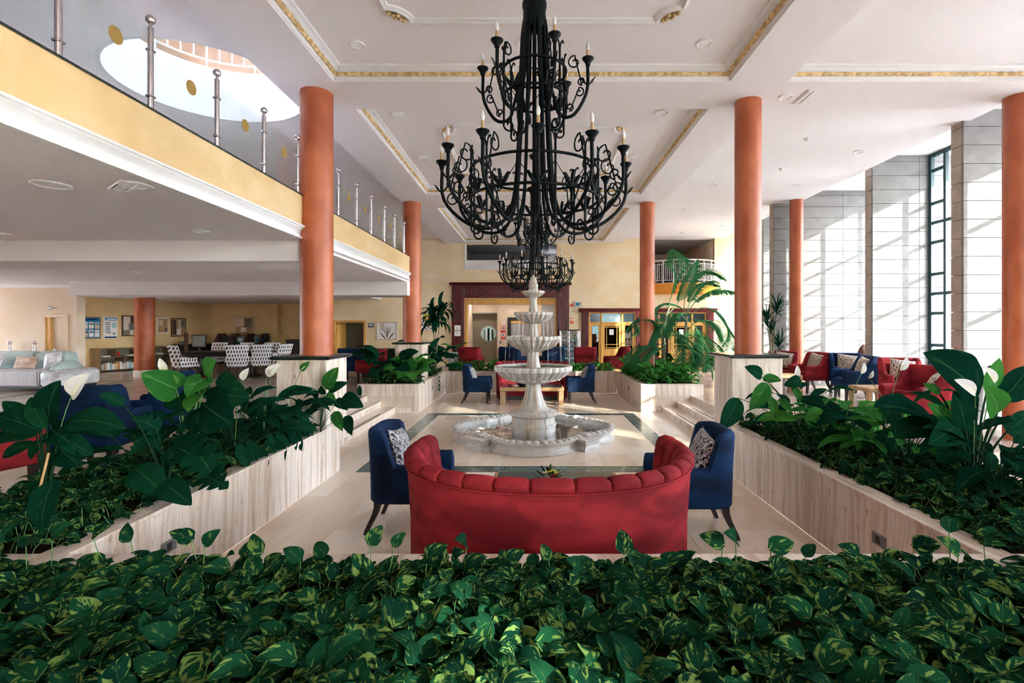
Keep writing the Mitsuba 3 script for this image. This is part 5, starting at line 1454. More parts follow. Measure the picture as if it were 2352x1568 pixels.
def chandelier(label):
    t = thing('chandelier', label, 'chandelier'); K = KS
    part(t, 'collar', lathe([(.075, cz(4.20)), (.085, cz(4.22)), (.085, cz(4.36)), (.092, cz(4.37)), (.092, cz(4.40)), (.08, cz(4.41)), (.078, ZC - .06), (.12, ZC - .05), (.14, ZC), (.0001, ZC)], 28), IRON, 40)
    part(t, 'core_rod', tube([(0, 0, cz(4.3)), (0, 0, cz(3.25))], .012, 8), IRON, True)
    for z, rr, n in ((3.86, .25, 40), (3.655, .25, 40), (3.07, .50, 60), (2.85, .50, 60)):
        g = np.linspace(0, 2 * PI, n, endpoint=False)
        part(t, 'ring', tube([(rr * K * math.cos(a), rr * K * math.sin(a), cz(z)) for a in g], .0105, 8, closed=True), IRON, True)

    def arm(a, R, zcup, zbot, zin, rin, rb):
        ux, uy = math.cos(a), math.sin(a)
        P = [(.072, cz(4.3)), (.5 * (.075 + rin), cz((4.3 + zin) / 2)), (rin, cz(zin)), (rin + .035, cz(zin - (zin - zbot) * .55)), (rin + (R - rin) * .25, cz(zbot + .015)), (rin + (R - rin) * .5, cz(zbot)), (rin + (R - rin) * .80, cz(zbot + (zcup - zbot) * .18)), (R * .985, cz(zbot + (zcup - zbot) * .45)), (R, cz(zcup - .15)), (R, cz(zcup - .03))]
        q = spline([(r_ * K if i else r_, z) for i, (r_, z) in enumerate(P)], 46)
        ar = part(t, 'arm', tube([(ux * u, uy * u, z) for u, z in q], .0125, 7), IRON, True)
        x, y = ux * R * K, uy * R * K; z = cz(zcup)
        part(ar, 'cup', mv(lathe([(.012, -.055), (.018, -.05), (.020, -.036), (.034, -.016), (.044, -.003), (.044, .002), (.026, -.004), (.012, -.01)], 14, None), x, y, z), IRON, 40)
        part(ar, 'candle', mv(lathe([(.0115, -.01), (.0115, .055), (.010, .062)], 10), x, y, z), CANDLE, 40)
        part(ar, 'bulb', mv(lathe([(.008, .06), (.0135, .078), (.0145, .09), (.011, .108), (.004, .125), (.0008, .135)], 12), x, y, z), BULB, True)
        # leaves where the scrolls are tied to the arm
        zl = cz(zbot + (zcup - zbot) * .52)
        lf = []
        for s in (-1, 1):
            pth = bez((0, 0), (s * .03, .02), (s * .035, .055), (s * .055, .06), n=6)
            lf.append(loft([[(x + ux * (u - w), y + uy * (u - w), zl + v), (x + ux * u - uy * w * .6, y + uy * u + ux * w * .6, zl + v + .004), (x + ux * (u + w), y + uy * (u + w), zl + v), (x + ux * u + uy * w * .6, y + uy * u - ux * w * .6, zl + v + .004)] for (u, v), w in zip(pth, (.003, .007, .010, .009, .007, .003))]))
        part(ar, 'leaf', join(lf), IRON, 40)
        # scrolls between ring and arm
        rg = (.25 if R < .6 else .50) * K
        zt = 3.86 if R < .6 else 3.07
        sc = .75 if R < .6 else 1.0
        for p0, p1, s0, s1, fl_ in (((rg + .085 * sc, cz(zt + .05)), (R * K - .06 * sc, cz(zt - .10)), .070 * sc, .042 * sc, 1), ((R * K - .085 * sc, cz(zbot + (zcup - zbot) * .42)), (R * K * .66, cz(zbot + .075)), .050 * sc, .042 * sc, -1)):
            part(ar, 'scroll', tube(scroll(p0, p1, (ux, uy), s0=s0, s1=s1, flip=fl_), .0058, 5), IRON, True)
        return ar
    for k in range(12): arm(-PI / 2 + k * PI / 6 + .035, .725, 3.15, 2.635, 3.02, .145, 0)
    for k in range(6): arm(-PI / 2 + k * PI / 3 + math.radians(20), .42, 3.93, 3.49, 3.72, .135, 0)
    for (zt, zb, rr, n, off) in ((3.07, 2.85, .50, 12, PI / 12 + .035), (3.86, 3.655, .25, 6, PI / 6 + math.radians(20))):
        for k in range(n):
            a = -PI / 2 + k * 2 * PI / n + off; x, y = rr * K * math.cos(a), rr * K * math.sin(a)
            ht = .10 if n == 12 else .12
            u = np.array([-math.sin(a), math.cos(a), 0])
            b = part(t, 'upright', tube([(x, y, cz(zb) - .22), (x, y, cz(zt) + ht)], .0085, 6), IRON, True)
            fk = []
            for s in (-1, 1):
                fk.append(tube(np.array([x, y, cz(zt) + ht - .03]) + np.array([u * (s * w) + [0, 0, h] for w, h in ((0, 0), (.012, .05), (.03, .075), (.042, .07), (.04, .055))]), [.007, .006, .007, .008, .004], 5))
            part(b, 'fork', join(fk), IRON, True)
            e = np.array([math.cos(a), math.sin(a), 0])
            hk = np.array([x, y, cz(zb) - .22]) + np.array([e * w + [0, 0, h] for w, h in ((0, 0), (-.008, -.035), (-.04, -.05), (-.068, -.025), (-.06, .01), (-.035, .012), (-.03, -.008))])
            part(b, 'hook', tube(spline(hk, 16), .0075, 5), IRON, True)
            # hanging garland wires and an acanthus leaf on the ring
            a2 = a + 2 * PI / n
            q0, q1 = np.array([x, y, cz((zt + zb) / 2) + .05]), np.array([rr * K * math.cos(a2), rr * K * math.sin(a2), cz((zt + zb) / 2) + .05])
            part(t, 'wire', tube(bez(q0, (q0 + q1) / 2 + [0, 0, -.20], q1, n=12), .0032, 4), IRON, True)
            am = a + PI / n; xm, ym = rr * K * math.cos(am), rr * K * math.sin(am); um = np.array([-math.sin(am), math.cos(am), 0]); lf = []
            for s, hh in ((-1, .075), (0, .10), (1, .075)):
                pth = [np.array([xm, ym, cz(zb)]) + um * (s * w) + [0, 0, h] for w, h in ((0, 0), (.025, .02), (.04, hh * .6), (.06, hh), (.075, hh * .92))]
                if s == 0: pth = [np.array([xm, ym, cz(zb)]) + [0, 0, h] + np.array([math.cos(am), math.sin(am), 0]) * w for w, h in ((0, 0), (.005, .04), (.01, .07), (.02, .10), (.035, .095))]
                lf.append(tube(pth, [.007, .013, .015, .012, .006], 6))
            part(t, 'acanthus', join(lf), IRON, True)
    return t


ch = chandelier('big black wrought iron chandelier with two tiers of candles, nearest the camera')
ch2 = copy_thing(ch, 'second black iron chandelier, smaller in view, above and beyond the fountain', tw(.03, 9.45, 0, .1))
for k in [k for k in scene if k.startswith(ch + '__')]: scene[k]['to_world'] = tw(-.005, 3.78, 0, 0)
# ================================================================ plants
def leaf_mesh(kind='pothos', nu=5, nv=8, fold=.25, up=.35, down=.7, wave=.0, seed=0):
    """A leaf of length 1 along +y, upper side +z. Returns (vertices, triangles), uv."""
    r = np.random.default_rng(seed)
    v = np.linspace(0, 1, nv); u = np.linspace(-1, 1, nu)
    if kind == 'pothos': w = .40 * np.sin(PI * np.clip(v, 0, 1) ** .62) ** .8 * (1 - v * .25) + .03 * (v < .01)
    elif kind == 'lance': w = .19 * np.sin(PI * v ** .85) ** .85
    elif kind == 'broad': w = .27 * np.sin(PI * v ** .75) ** .75
    elif kind == 'round': w = .46 * np.sin(PI * np.clip(v * .97 + .03, 0, 1) ** .55) ** .75
    elif kind == 'monstera': w = .42 * np.sin(PI * v ** .6) ** .75 * (1 - .55 * (np.arange(nv) % 3 == 2) * (v > .15) * (v < .93))
    elif kind == 'strap': w = .035 * np.sin(PI * np.clip(v * .9 + .1, 0, 1)) ** .5
    else: w = .16 * np.sin(PI * v) ** .7
    w[-1] = .003; w[0] = max(w[0], .006)
    th = up - (up + down) * v ** 1.3
    dy, dz = np.cos(th), np.sin(th)
    y = np.r_[0, np.cumsum((dy[1:] + dy[:-1]) / 2)] / (nv - 1); z = np.r_[0, np.cumsum((dz[1:] + dz[:-1]) / 2)] / (nv - 1)
    back = np.zeros(nv)
    U, W = np.meshgrid(u, w); lob = {'pothos': .10, 'round': .20, 'monstera': .14}.get(kind, 0)
    X = U * W
    ph = r.uniform(0, 6)
    Z = z[:, None] + fold * np.abs(X) * np.cos(th)[:, None] + wave * np.sin(v[:, None] * 17 + ph + 2 * (U > 0)) * np.abs(U) * W[:, :]
    Y = y[:, None] - lob * np.abs(U) ** 1.5 * np.exp(-v[:, None] * 5) - fold * np.abs(X) * np.sin(th)[:, None]
    P = np.stack([X, Y, Z], -1).reshape(-1, 3)
    i, j = np.meshgrid(np.arange(nv - 1), np.arange(nu - 1), indexing='ij'); a = i * nu + j
    f = tri(np.stack([a, a + 1, a + nu + 1, a + nu], -1).reshape(-1, 4))
    uv = np.stack([np.broadcast_to((u + 1) / 2, (nv, nu)), np.broadcast_to(v[:, None], (nv, nu))], -1).reshape(-1, 2)
    return (P, f), uv


_tpl = {}


def tpl(kind, seed, **k):
    key = (kind, seed, tuple(sorted(k.items())))
    if key not in _tpl: _tpl[key] = leaf_mesh(kind, seed=seed, **k)
    return _tpl[key]


def frame(d, n):
    """Columns x, y, z: y along d, z near n."""
    d = np.asarray(d, float); y = d / (np.linalg.norm(d) + 1e-12)
    n = np.asarray(n, float); z = n - y * (n @ y); z /= np.linalg.norm(z) + 1e-12
    return np.stack([np.cross(y, z), y, z], 1)


def pmat(p, R, s):
    m = np.eye(4); m[:3, :3] = R * (np.asarray(s, float) if np.ndim(s) else s); m[:3, 3] = p
    return T(m.tolist())


_plyc = {}


def leafpart(t, kind, seed, mt, p, R, s, name='leaf', **k):
    key = uid(f'{t}__{name}')
    c = (kind, seed, mt, tuple(sorted(k.items())))
    if c not in _plyc:
        m, uv = tpl(kind, seed, **k)
        _plyc[c] = mikit.ply(m, mt, True, uv=uv + [2 * seed, 0])
    scene[key] = {**_plyc[c], 'to_world': pmat(p, R, s)}
    return key


def bake(items, kind, var, **k):
    """Many leaves as one mesh: items of (p, R, s, seed)."""
    vs, fs, us, n = [], [], [], 0
    for q, (p, R, s, sd) in enumerate(items):
        m, uv = tpl(kind, sd % var, **k)
        vs.append((m[0] * s) @ R.T + p); fs.append(m[1] + n); us.append(uv + [2 * (sd + q % 97), 0]); n += len(m[0])
    return (np.vstack(vs), np.vstack(fs)), np.vstack(us)


def inframe(p):
    if p[1] < .8: return False
    x, y = CX + p[0] * FOC / p[1], CY - (p[2] - EYE) * FOC / p[1]
    return -30 < x < 2382 and -30 < y < 1600


def bed(label, cat, poly, z0, h, dens, size, mt, nparts=300, seed=1, spill=None, kind='pothos', petioles=True):
    """Ground cover: overlapping leaves over a bed; the nearest upper leaves are parts, the rest one mesh."""
    r = np.random.default_rng(seed); a, b, c, d = poly.bounds; n = int(dens * poly.area)
    t = thing('pothos_bed', label, cat)
    xs = r.uniform(a, c, n * 3); ys = r.uniform(b, d, n * 3)
    ok = shapely.contains_xy(poly, xs, ys); xs, ys = xs[ok][:n], ys[ok][:n]
    hgt = h * (.55 + .9 * meshkit.fbm(np.c_[xs * 1.7, ys * 1.7, xs * 0 + seed]))
    lay = r.uniform(0, 1, len(xs)) ** 1.5                   # 0 = top
    edge = np.array([poly.exterior.distance(sg.Point(x, y)) for x, y in zip(xs, ys)])
    hgt *= np.clip(.35 + edge / .16, 0, 1)
    zs = z0 + hgt * (1 - .85 * lay)
    yaw = r.uniform(0, 2 * PI, len(xs)) ; pit = r.normal(-.18, .48, len(xs)) + .15 * (lay < .1)
    sz = size * r.uniform(.62, 1.18, len(xs))
    items = []
    for k in range(len(xs)):
        dr_ = np.array([math.cos(yaw[k]) * math.cos(pit[k]), math.sin(yaw[k]) * math.cos(pit[k]), math.sin(pit[k])])
        nn = np.array([r.normal(0, .35), r.normal(-.25, .35), 1.0])
        items.append((np.array([xs[k], ys[k], zs[k]]), frame(dr_, nn), sz[k], int(r.integers(0, 400)), lay[k]))
    score = np.array([(it[2] / max(it[0][1], .5) * (1 - it[4]) ** 2) if inframe(it[0]) else -1 for it in items])
    top = set(np.argsort(-score)[:nparts].tolist())
    for k in top:
        p, R, s, sd, _ = items[k]; leafpart(t, kind, sd % 10, mt, p, R, s, fold=.22, up=.3, down=.75, wave=.05)
    m, uv = bake([items[k][:4] for k in range(len(items)) if k not in top], kind, 10, fold=.22, up=.3, down=.75, wave=.05)
    part(t, 'foliage', m, mt, True, kind='stuff', uv=uv)
    if petioles:
        ps = []
        for k in np.argsort([it[4] for it in items])[:int(len(items) * .3)]:
            p, R, s = items[k][:3]
            ps.append(tube(bez(p - np.array([R[0, 1] * .5, R[1, 1] * .5, .0]) * s - [0, 0, .10], p - R[:, 1] * s * .3 - [0, 0, .02], p, n=4), [.0028, .0024, .002, .0018], 3, cap=False))
        part(t, 'stems', join(ps), STEMG, True, kind='stuff')
    return t, items


# ---- pothos in the beds
front_bed = sg.box(-3.3, 1.12, 3.3, 2.61)
ft, _ = bed('dense bed of variegated pothos filling the very front of the photo', 'pothos bed', front_bed, .578, .105, 560, .125, POTH, 300, 11)
lt, _ = bed('bed of pothos in the left planter under the taller plants', 'pothos bed', sg.box(-3.78, 2.74, -2.66, 6.16), .60, .15, 430, .115, POTH, 260, 12)
rt, _ = bed('bed of pothos in the right planter', 'pothos bed', sg.box(2.60, 2.74, 3.80, 6.44), .60, .14, 470, .105, POTH, 280, 13)
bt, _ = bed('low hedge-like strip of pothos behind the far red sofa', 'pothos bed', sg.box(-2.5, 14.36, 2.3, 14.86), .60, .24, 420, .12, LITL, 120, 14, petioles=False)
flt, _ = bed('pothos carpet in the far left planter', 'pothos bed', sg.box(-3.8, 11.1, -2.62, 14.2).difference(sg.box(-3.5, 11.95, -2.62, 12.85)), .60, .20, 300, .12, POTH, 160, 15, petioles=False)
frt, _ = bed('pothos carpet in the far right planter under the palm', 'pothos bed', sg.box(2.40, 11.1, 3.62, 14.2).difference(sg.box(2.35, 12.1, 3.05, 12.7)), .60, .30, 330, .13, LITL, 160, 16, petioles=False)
# sprigs that stand up from the front bed
r = np.random.default_rng(21); k_ = 0
for px, py in ((440, 1225), (470, 1235), (560, 1265), (745, 1262), (690, 1270), (850, 1235), (905, 1240), (1070, 1235), (1160, 1275), (1260, 1270), (1040, 1262), (1330, 1285), (1435, 1255), (1520, 1280), (1690, 1225), (1660, 1235), (1770, 1245), (1850, 1262), (1970, 1262), (2035, 1268), (2100, 1240), (300, 1225), (215, 1215), (120, 1215), (2180, 1205), (2200, 1255), (2260, 1235), (60, 1240), (980, 1270), (600, 1255)):
    d = r.uniform(2.35, 2.55); p = at(px, py + 14, d); a = r.uniform(0, 6.28)
    u = np.array([math.cos(a) * .8, math.sin(a) * .5 - .1, r.uniform(.1, .7)])
    leafpart(ft, 'pothos', k_ % 10, POTH, p, frame(u, [r.normal(0, .3), -.8, .7]), r.uniform(.085, .13), 'raised_leaf', fold=.22, up=.3, down=.75, wave=.05)
    part(ft, 'raised_stem', tube(bez(p - [r.normal(0, .04), -.02, .16], p - [0, 0, .05], p, n=5), .0024, 4), STEMG, True); k_ += 1


# ---- plants with big leaves
def stalk(t, p0, p1, r0=.006, m=STEMG, sag=0.0, name='stem'):
    p0, p1 = np.array(p0, float), np.array(p1, float); q = (p0 + p1) / 2 + (p1 - p0) * [.0, .0, .18] - [(p1 - p0)[0] * .15, (p1 - p0)[1] * .15, sag]
    return part(t, name, tube(bez(p0, q, p1, n=8), np.linspace(r0, r0 * .65, 8), 5), m, True)


def blade(t, root, base, tip, w, kind='lance', mt=DARKL, face=(0, -1, .5), seed=0, rs=.006, up=.35, down=.45, wave=.06, fold=.2, stem=STEMD):
    """A leaf from base to tip (world points), w its width / length relative to the template, facing the given way, on a stalk from the root."""
    base, tip = np.array(base, float), np.array(tip, float); L = np.linalg.norm(tip - base)
    (m, uv) = tpl(kind, seed % 6, nu=7, nv=15, up=up, down=down, wave=wave, fold=fold)
    end = m[0].reshape(15, 7, 3)[-1, 3]; e = end / np.linalg.norm(end)
    R = frame(tip - base, face)
    # turn the template so that its own base-to-tip line lies along the leaf
    a = math.atan2(e[2], e[1]); ca, sa = math.cos(-a), math.sin(-a); Q = np.array([[1, 0, 0], [0, ca, -sa], [0, sa, ca]])
    s = L / np.linalg.norm(end)
    leafpart(t, kind, seed % 6, mt, base, R @ Q, s if w is None else s, 'leaf', nu=7, nv=15, up=up, down=down, wave=wave, fold=fold)
    if root is not None: stalk(t, root, base, rs, stem)


def clump(t, root, n, L, H, kind, mt, seed, spread=1.0, half=None, rs=.005, tilt=.0, droop=.7):
    r = np.random.default_rng(seed); root = np.array(root, float)
    for k in range(n):
        a = k * 2.39996 + r.uniform(-.3, .3)
        if half is not None: a = half[0] + (half[1] - half[0]) * ((a / (2 * PI)) % 1)
        e = r.uniform(.45, 1.35); l = H * r.uniform(.45, 1.0)
        d = np.array([math.cos(a) * math.cos(e) * spread, math.sin(a) * math.cos(e) * spread, math.sin(e)])
        base = root + d * l
        o = np.array([math.cos(a), math.sin(a), r.uniform(-.55, .5) + tilt]); o /= np.linalg.norm(o)
        ln = L * r.uniform(.7, 1.1)
        blade(t, root + r.normal(0, .02, 3) * [1, 1, 0], base, base + o * ln, None, kind, mt, (r.normal(0, .3) + .2 * math.cos(a), r.normal(0, .3) - .35, 1), int(r.integers(0, 6)), rs, up=.4, down=droop)


def spathe(t, root, p, tip, w=.6, m=SPATHE, seed=0):
    p, tip = np.array(p, float), np.array(tip, float); L = np.linalg.norm(tip - p)
    leafpart(t, 'broad', seed % 4, m, p, frame(tip - p, (.25, -1, .3)), L, 'spathe', nu=7, nv=11, up=.15, down=.15, wave=.0, fold=.55)
    part(t, 'spadix', tube([p + (tip - p) * .12 + [0, -.01, 0], p + (tip - p) * .5 + [0, -.015, 0]], [.006, .004], 6), CREAMPT, True)
    stalk(t, root, p, .0045, STEMG)


CREAMPT = mat('cream_spadix', pri((.75, .68, .42), .6))
A = at
# left planter, from the photo edge to the pedestal
t = thing('peace_lily', 'peace lily with a big upright leaf and large white spathe, at the left photo edge', 'plant')
D = 3.35; root = A(105, 1125, D); root[2] = .60
L = [((117, 975), (140, 873), 'broad', (.1, -1, .2)), ((88, 969), (5, 922), 'lance', (0, -1, .6)), ((97, 992), (-14, 955), 'lance', (0, -.8, .8)), ((147, 972), (290, 985), 'lance', (.1, -.8, .9)), ((150, 985), (262, 1003), 'lance', (0, -.5, 1)), ((85, 1000), (-20, 1012), 'broad', (0, -.6, .9)),
     ((118, 985), (168, 1020), 'broad', (.2, -.9, .5)), ((95, 1010), (70, 1055), 'broad', (0, -1, .3)), ((140, 1000), (215, 1045), 'broad', (.2, -.9, .5)), ((126, 1105), (98, 1222), 'broad', (0, -1, .25)), ((80, 1015), (5, 1052), 'lance', (0, -1, .4)), ((108, 985), (70, 912), 'lance', (.3, -1, .2)), ((130, 1020), (190, 1068), 'broad', (0, -1, .4))]
for k, (b, e, kd, fc) in enumerate(L):
    dd = D + .12 * math.sin(k * 2.1); blade(t, root, A(*b, dd), A(*e, dd - .12 + .1 * (k % 3)), None, kd, DARKL, fc, k, .007)
spathe(t, root, A(164, 910, D - .1), A(208, 858, D - .15), seed=1)
blade(t, None, A(126, 1100, 2.80), A(98, 1222, 2.68), None, 'broad', DARKL, (.1, -1, .25), 2)
q0, q1 = A(112, 1040, D - .1), A(84, 1150, D - .1)
part(t, 'support_cane', tube([q0, q1], .0075, 7), CANE, True)
t = thing('elephant_ear_plant', 'plant with big rounded light green leaves in the left planter', 'plant')
D = 4.3; root = A(432, 1050, D); root[2] = .60
for k, (b, e, m) in enumerate((((405, 893), (346, 866), LITL), ((478, 868), (492, 838), LITL), ((466, 870), (438, 900), LITL), ((455, 905), (440, 935), LITL), ((412, 905), (420, 935), DARKL), ((500, 905), (555, 912), DARKL), ((470, 930), (520, 965), DARKL))):
    dd = D + .08 * math.sin(k * 1.7); a, b_ = A(*b, dd), A(*e, dd - .12)
    blade(t, root, a, a + (b_ - a) * 1.35, None, 'round', m, (.15 * (-1) ** k, -1, .35), k, .007, up=.25, down=.5, wave=.03, fold=.12, stem=STEMG)
spathe(t, root, A(381, 852, D), A(367, 822, D - .03), seed=2)
t = thing('monstera', 'monstera with cut dark leaves hanging over the left planter ledge', 'plant')
D = 3.75; root = A(380, 1130, D); root[2] = .61
for k, (b, e, dd) in enumerate((((408, 1028), (478, 1075), 3.75), ((455, 1040), (500, 1108), 3.7), ((470, 1095), (524, 1122), 3.6), ((310, 1075), (385, 1142), 3.55), ((375, 1110), (440, 1160), 3.45), ((340, 1010), (300, 1045), 3.9), ((430, 1000), (470, 1040), 3.9), ((285, 930), (225, 905), 3.8), ((360, 985), (300, 960), 3.9))):
    a, b_ = A(*b, dd), A(*e, dd - .1); blade(t, root, a, b_, None, 'monstera' if k not in (3, 4, 7) else 'broad', DARKL, (.2, -.8, .8), k, .007, up=.3, down=.6)
for n_, (px, dd, n, L_, H_, lab) in enumerate(((330, 4.1, 20, .32, .50, 'dark leafy peace lily behind the monstera in the left planter'), (545, 4.75, 28, .34, .64, 'full peace lily in the middle of the left planter'), (630, 5.25, 32, .36, .66, 'full peace lily with white spathes before the left pedestal'), (700, 5.7, 24, .32, .50, 'peace lily hanging over the ledge near the left pedestal'))):
    t = thing('peace_lily', lab, 'plant'); root = A(px, 1000, dd); root[2] = .60; root[0] = min(root[0], -2.85)
    clump(t, root, n, L_, H_, 'lance', DARKL, 30 + n_, spread=.9, droop=.8)
    for j in range(8):   # leaves that hang over the stone edge
        b = root + [r.uniform(.1, .22), r.uniform(-.35, .2), r.uniform(.10, .22)]
        blade(t, root, b, b + [r.uniform(.06, .13), r.uniform(-.1, .05), -r.uniform(.16, .26)], None, 'lance', DARKL, (1, -.6, .6), j, .005)
    if n_ == 1: spathe(t, root, A(555, 872, dd), A(572, 845, dd), seed=3)
    if n_ == 2:
        spathe(t, root, A(612, 862, dd), A(647, 836, dd), seed=0); spathe(t, root, A(622, 860, dd - .1), A(633, 848, dd - .1), seed=1)
    if n_ == 3: spathe(t, root, A(691, 851, dd), A(712, 830, dd), m=LITL, seed=2)
t = thing('peace_lily', 'thin peace lily with long stalks in front of the left pedestal corner', 'plant')
D = 5.95; root = A(735, 975, D); root[2] = .61
for k, (b, e, kd) in enumerate((((748, 893), (777, 843), 'broad'), ((755, 898), (800, 878), 'lance'), ((742, 905), (738, 885), 'broad'), ((748, 908), (772, 920), 'broad'), ((785, 914), (835, 935), 'broad'), ((770, 918), (800, 942), 'lance'), ((768, 945), (787, 990), 'lance'), ((795, 955), (808, 1000), 'lance'), ((735, 925), (732, 905), 'broad'))):
    blade(t, root, A(*b, D + .03 * k), A(*e, D - .05), None, kd, DARKL if k % 3 else LITL, (.2, -1, .4), k, .004)
# right planter
t = thing('arrowhead_plant', 'plant with arrow shaped leaves on long stalks, nearest the right pedestal', 'plant')
D = 5.3; root = A(1850, 1010, D); root[2] = .61
for k, (b, e) in enumerate((((1752, 868), (1795, 874)), ((1750, 865), (1710, 842)), ((1762, 880), (1722, 940)), ((1768, 910), (1722, 934)), ((1770, 912), (1775, 955)), ((1696, 914), (1655, 985)), ((1790, 915), (1815, 950)), ((1840, 872), (1800, 885)), ((1822, 890), (1838, 922)))):
    blade(t, root, A(*b, D - .05 * (k % 3)), A(*e, D - .12), None, 'broad', DARKL if k % 2 else LITL, (.1, -1, .3), k, .005, wave=.02)
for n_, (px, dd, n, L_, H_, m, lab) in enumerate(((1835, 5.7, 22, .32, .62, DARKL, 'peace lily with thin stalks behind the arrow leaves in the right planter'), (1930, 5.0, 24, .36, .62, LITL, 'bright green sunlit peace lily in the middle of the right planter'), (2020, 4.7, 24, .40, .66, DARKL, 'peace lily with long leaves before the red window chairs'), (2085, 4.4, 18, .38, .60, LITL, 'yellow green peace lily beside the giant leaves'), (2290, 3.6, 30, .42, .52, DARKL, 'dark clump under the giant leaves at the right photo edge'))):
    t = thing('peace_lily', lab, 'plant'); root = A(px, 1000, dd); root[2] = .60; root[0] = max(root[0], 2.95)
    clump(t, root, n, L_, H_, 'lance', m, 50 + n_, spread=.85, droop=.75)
    sp = {0: ((1826, 868), (1830, 838)), 1: ((1978, 858), (1984, 832)), 2: ((2068, 850), (2082, 818)), 3: ((1995, 868), (2005, 850))}.get(n_)
    if sp: spathe(t, root, A(*sp[0], dd - .1), A(*sp[1], dd - .12), seed=n_)
t = thing('giant_leaf_plant', 'plant with giant dark paddle leaves at the right edge of the photo', 'plant')
D = 3.75; root = A(2235, 1100, D); root[2] = .61
G = [((2247, 912), (2120, 810), 'broad', (-.5, -1, .6)), ((2266, 902), (2296, 822), 'lance', (-.6, -1, .1)), ((2300, 920), (2360, 842), 'broad', (-.2, -1, .3)), ((2290, 950), (2262, 885), 'broad', (-.4, -1, .3)), ((2215, 980), (2190, 896), 'broad', (-.3, -1, .2)), ((2184, 952), (2088, 900), 'lance', (0, -.6, 1)), ((2160, 978), (2006, 935), 'broad', (0, -.5, 1)),
     ((2150, 975), (2052, 1005), 'broad', (0, -.7, .8)), ((2190, 982), (2130, 925), 'broad', (-.2, -1, .5)), ((2195, 975), (2132, 1020), 'broad', (0, -1, .4)), ((2225, 1010), (2150, 1065), 'broad', (-.2, -1, .5)), ((2300, 960), (2350, 1010), 'broad', (-.3, -1, .4)), ((2250, 985), (2330, 965), 'broad', (0, -.6, .9)), ((2280, 1040), (2262, 1082), 'broad', (0, -1, .4)), ((2160, 905), (2120, 880), 'broad', (-.2, -1, .5)), ((2230, 965), (2180, 985), 'broad', (0, -.8, .8)), ((2310, 900), (2340, 880), 'lance', (-.3, -1, .2)), ((2320, 985), (2365, 945), 'broad', (0, -1, .5))]
for k, (b, e, kd, fc) in enumerate(G):
    dd = D + .15 * math.sin(k * 1.3); blade(t, root, A(*b, dd), A(*e, dd - .15 + .1 * (k % 3)), None, kd, LITL if k in (1, 3, 8, 14, 16) else DARKL, fc, k, .010, up=.3, down=.4, wave=.04)
spathe(t, root, A(2240, 905, D - .25), A(2190, 872, D - .25), seed=1); spathe(t, root, A(2285, 880, D), A(2258, 842, D), seed=2)
# far left planter
for n_, (x, y, n, L_, H_, kd, m, lab) in enumerate(((-3.4, 11.65, 20, .60, .70, 'broad', DARKL, 'big dark leaved plant at the front left of the far left planter'), (-2.85, 11.6, 16, .40, .55, 'round', LITL, 'plant with small round leaves in the middle of the far left planter'), (-2.8, 13.25, 22, .55, .80, 'broad', DARKL, 'tall dark leaved plant hanging over the far left planter corner'), (-3.2, 13.65, 18, .5, .75, 'broad', DARKL, 'dark plant under the dracaena in the far left planter'))):
    t = thing('leafy_plant', lab, 'plant'); clump(t, (x, y, .62), n, L_, H_, kd, m, 70 + n_, droop=.9, tilt=.1, rs=.008)
t = thing('trailing_vine', 'thin vine that trails down the inner corner of the far left planter', 'plant')
p = [(-2.52, 13.0, .64), (-2.50, 13.0, .5), (-2.51, 13.02, .35), (-2.5, 13.0, .22)]
part(t, 'stem', tube(spline(p, 10), .004, 4), STEMG, True)
for k in range(7): leafpart(t, 'pothos', k, POTH, np.array([-2.5, 13.0 + .03 * (-1) ** k, .58 - .055 * k]), frame((.5, .5 * (-1) ** k, -.7), (1, -.3, .5)), .085, fold=.22, up=.3, down=.75, wave=.05)
t = thing('withered_leaf', 'dark withered leaf hanging at the outer corner of the far left planter', 'leaf')
leafpart(t, 'lance', 3, DARKL, np.array([-3.84, 10.99, .60]), frame((.05, -.02, -1), (0, -1, .1)), .28, 'blade', fold=.5, up=.1, down=.4)


def rosette(t, c, n, L, m, seed, droop=1.5, up=1.0, kind='strap', wide=1.0):
    r = np.random.default_rng(seed); c = np.array(c, float)
    for k in range(n):
        a = k * 2.39996; e = r.uniform(-.1, 1.3) * up
        d = np.array([math.cos(a) * math.cos(e), math.sin(a) * math.cos(e), math.sin(e)])
        key = leafpart(t, kind, k % 5, m, c + [0, 0, r.uniform(-.1, .1)], frame(d, (0, 0, 1) if e < 1.2 else (math.cos(a), math.sin(a), .2)), np.array([wide, 1, 1]) * L * r.uniform(.75, 1.1), fold=.3, up=.3, down=droop, nu=3, nv=9)


t = thing('dracaena', 'tall dracaena with two drooping tufts above the far left planter', 'plant')
q = A(1000, 800, 13.5); q[2] = .6
for k, (px, py) in enumerate(((993, 728), (1014, 718), (1000, 742))):
    c = A(px, py, 13.5)
    stalk(t, q, c, .018, TRUNK, name='trunk'); rosette(t, c, 26, .62, DARKL, 80 + k, 1.9, 1.0, wide=2.4)
t = thing('yucca', 'slender yucca with spiky tufts behind the right pedestal', 'plant')
q = np.array([5.62, 11.9, F + .45])
part(t, 'pot', mv(lathe([(.16, 0), (.22, .38), (.24, .42), (.20, .42), (.18, .36), (.001, .36)], 24), 5.62, 11.9, F), CREAMP, 40, label='cream pot')
for k, (px, py, n, L_) in enumerate(((1785, 715, 40, .48), (1762, 742, 34, .45), (1788, 797, 34, .42), (1770, 765, 26, .4))):
    c = A(px, py, 11.9); stalk(t, q, c, .022, TRUNK, name='trunk'); rosette(t, c, n, L_, DARKL, 90 + k, .5, 1.0)
t = thing('potted_plant', 'small plant in a white pot beside the left far red chair', 'plant')
q = np.array([-2.45, 15.3, F])
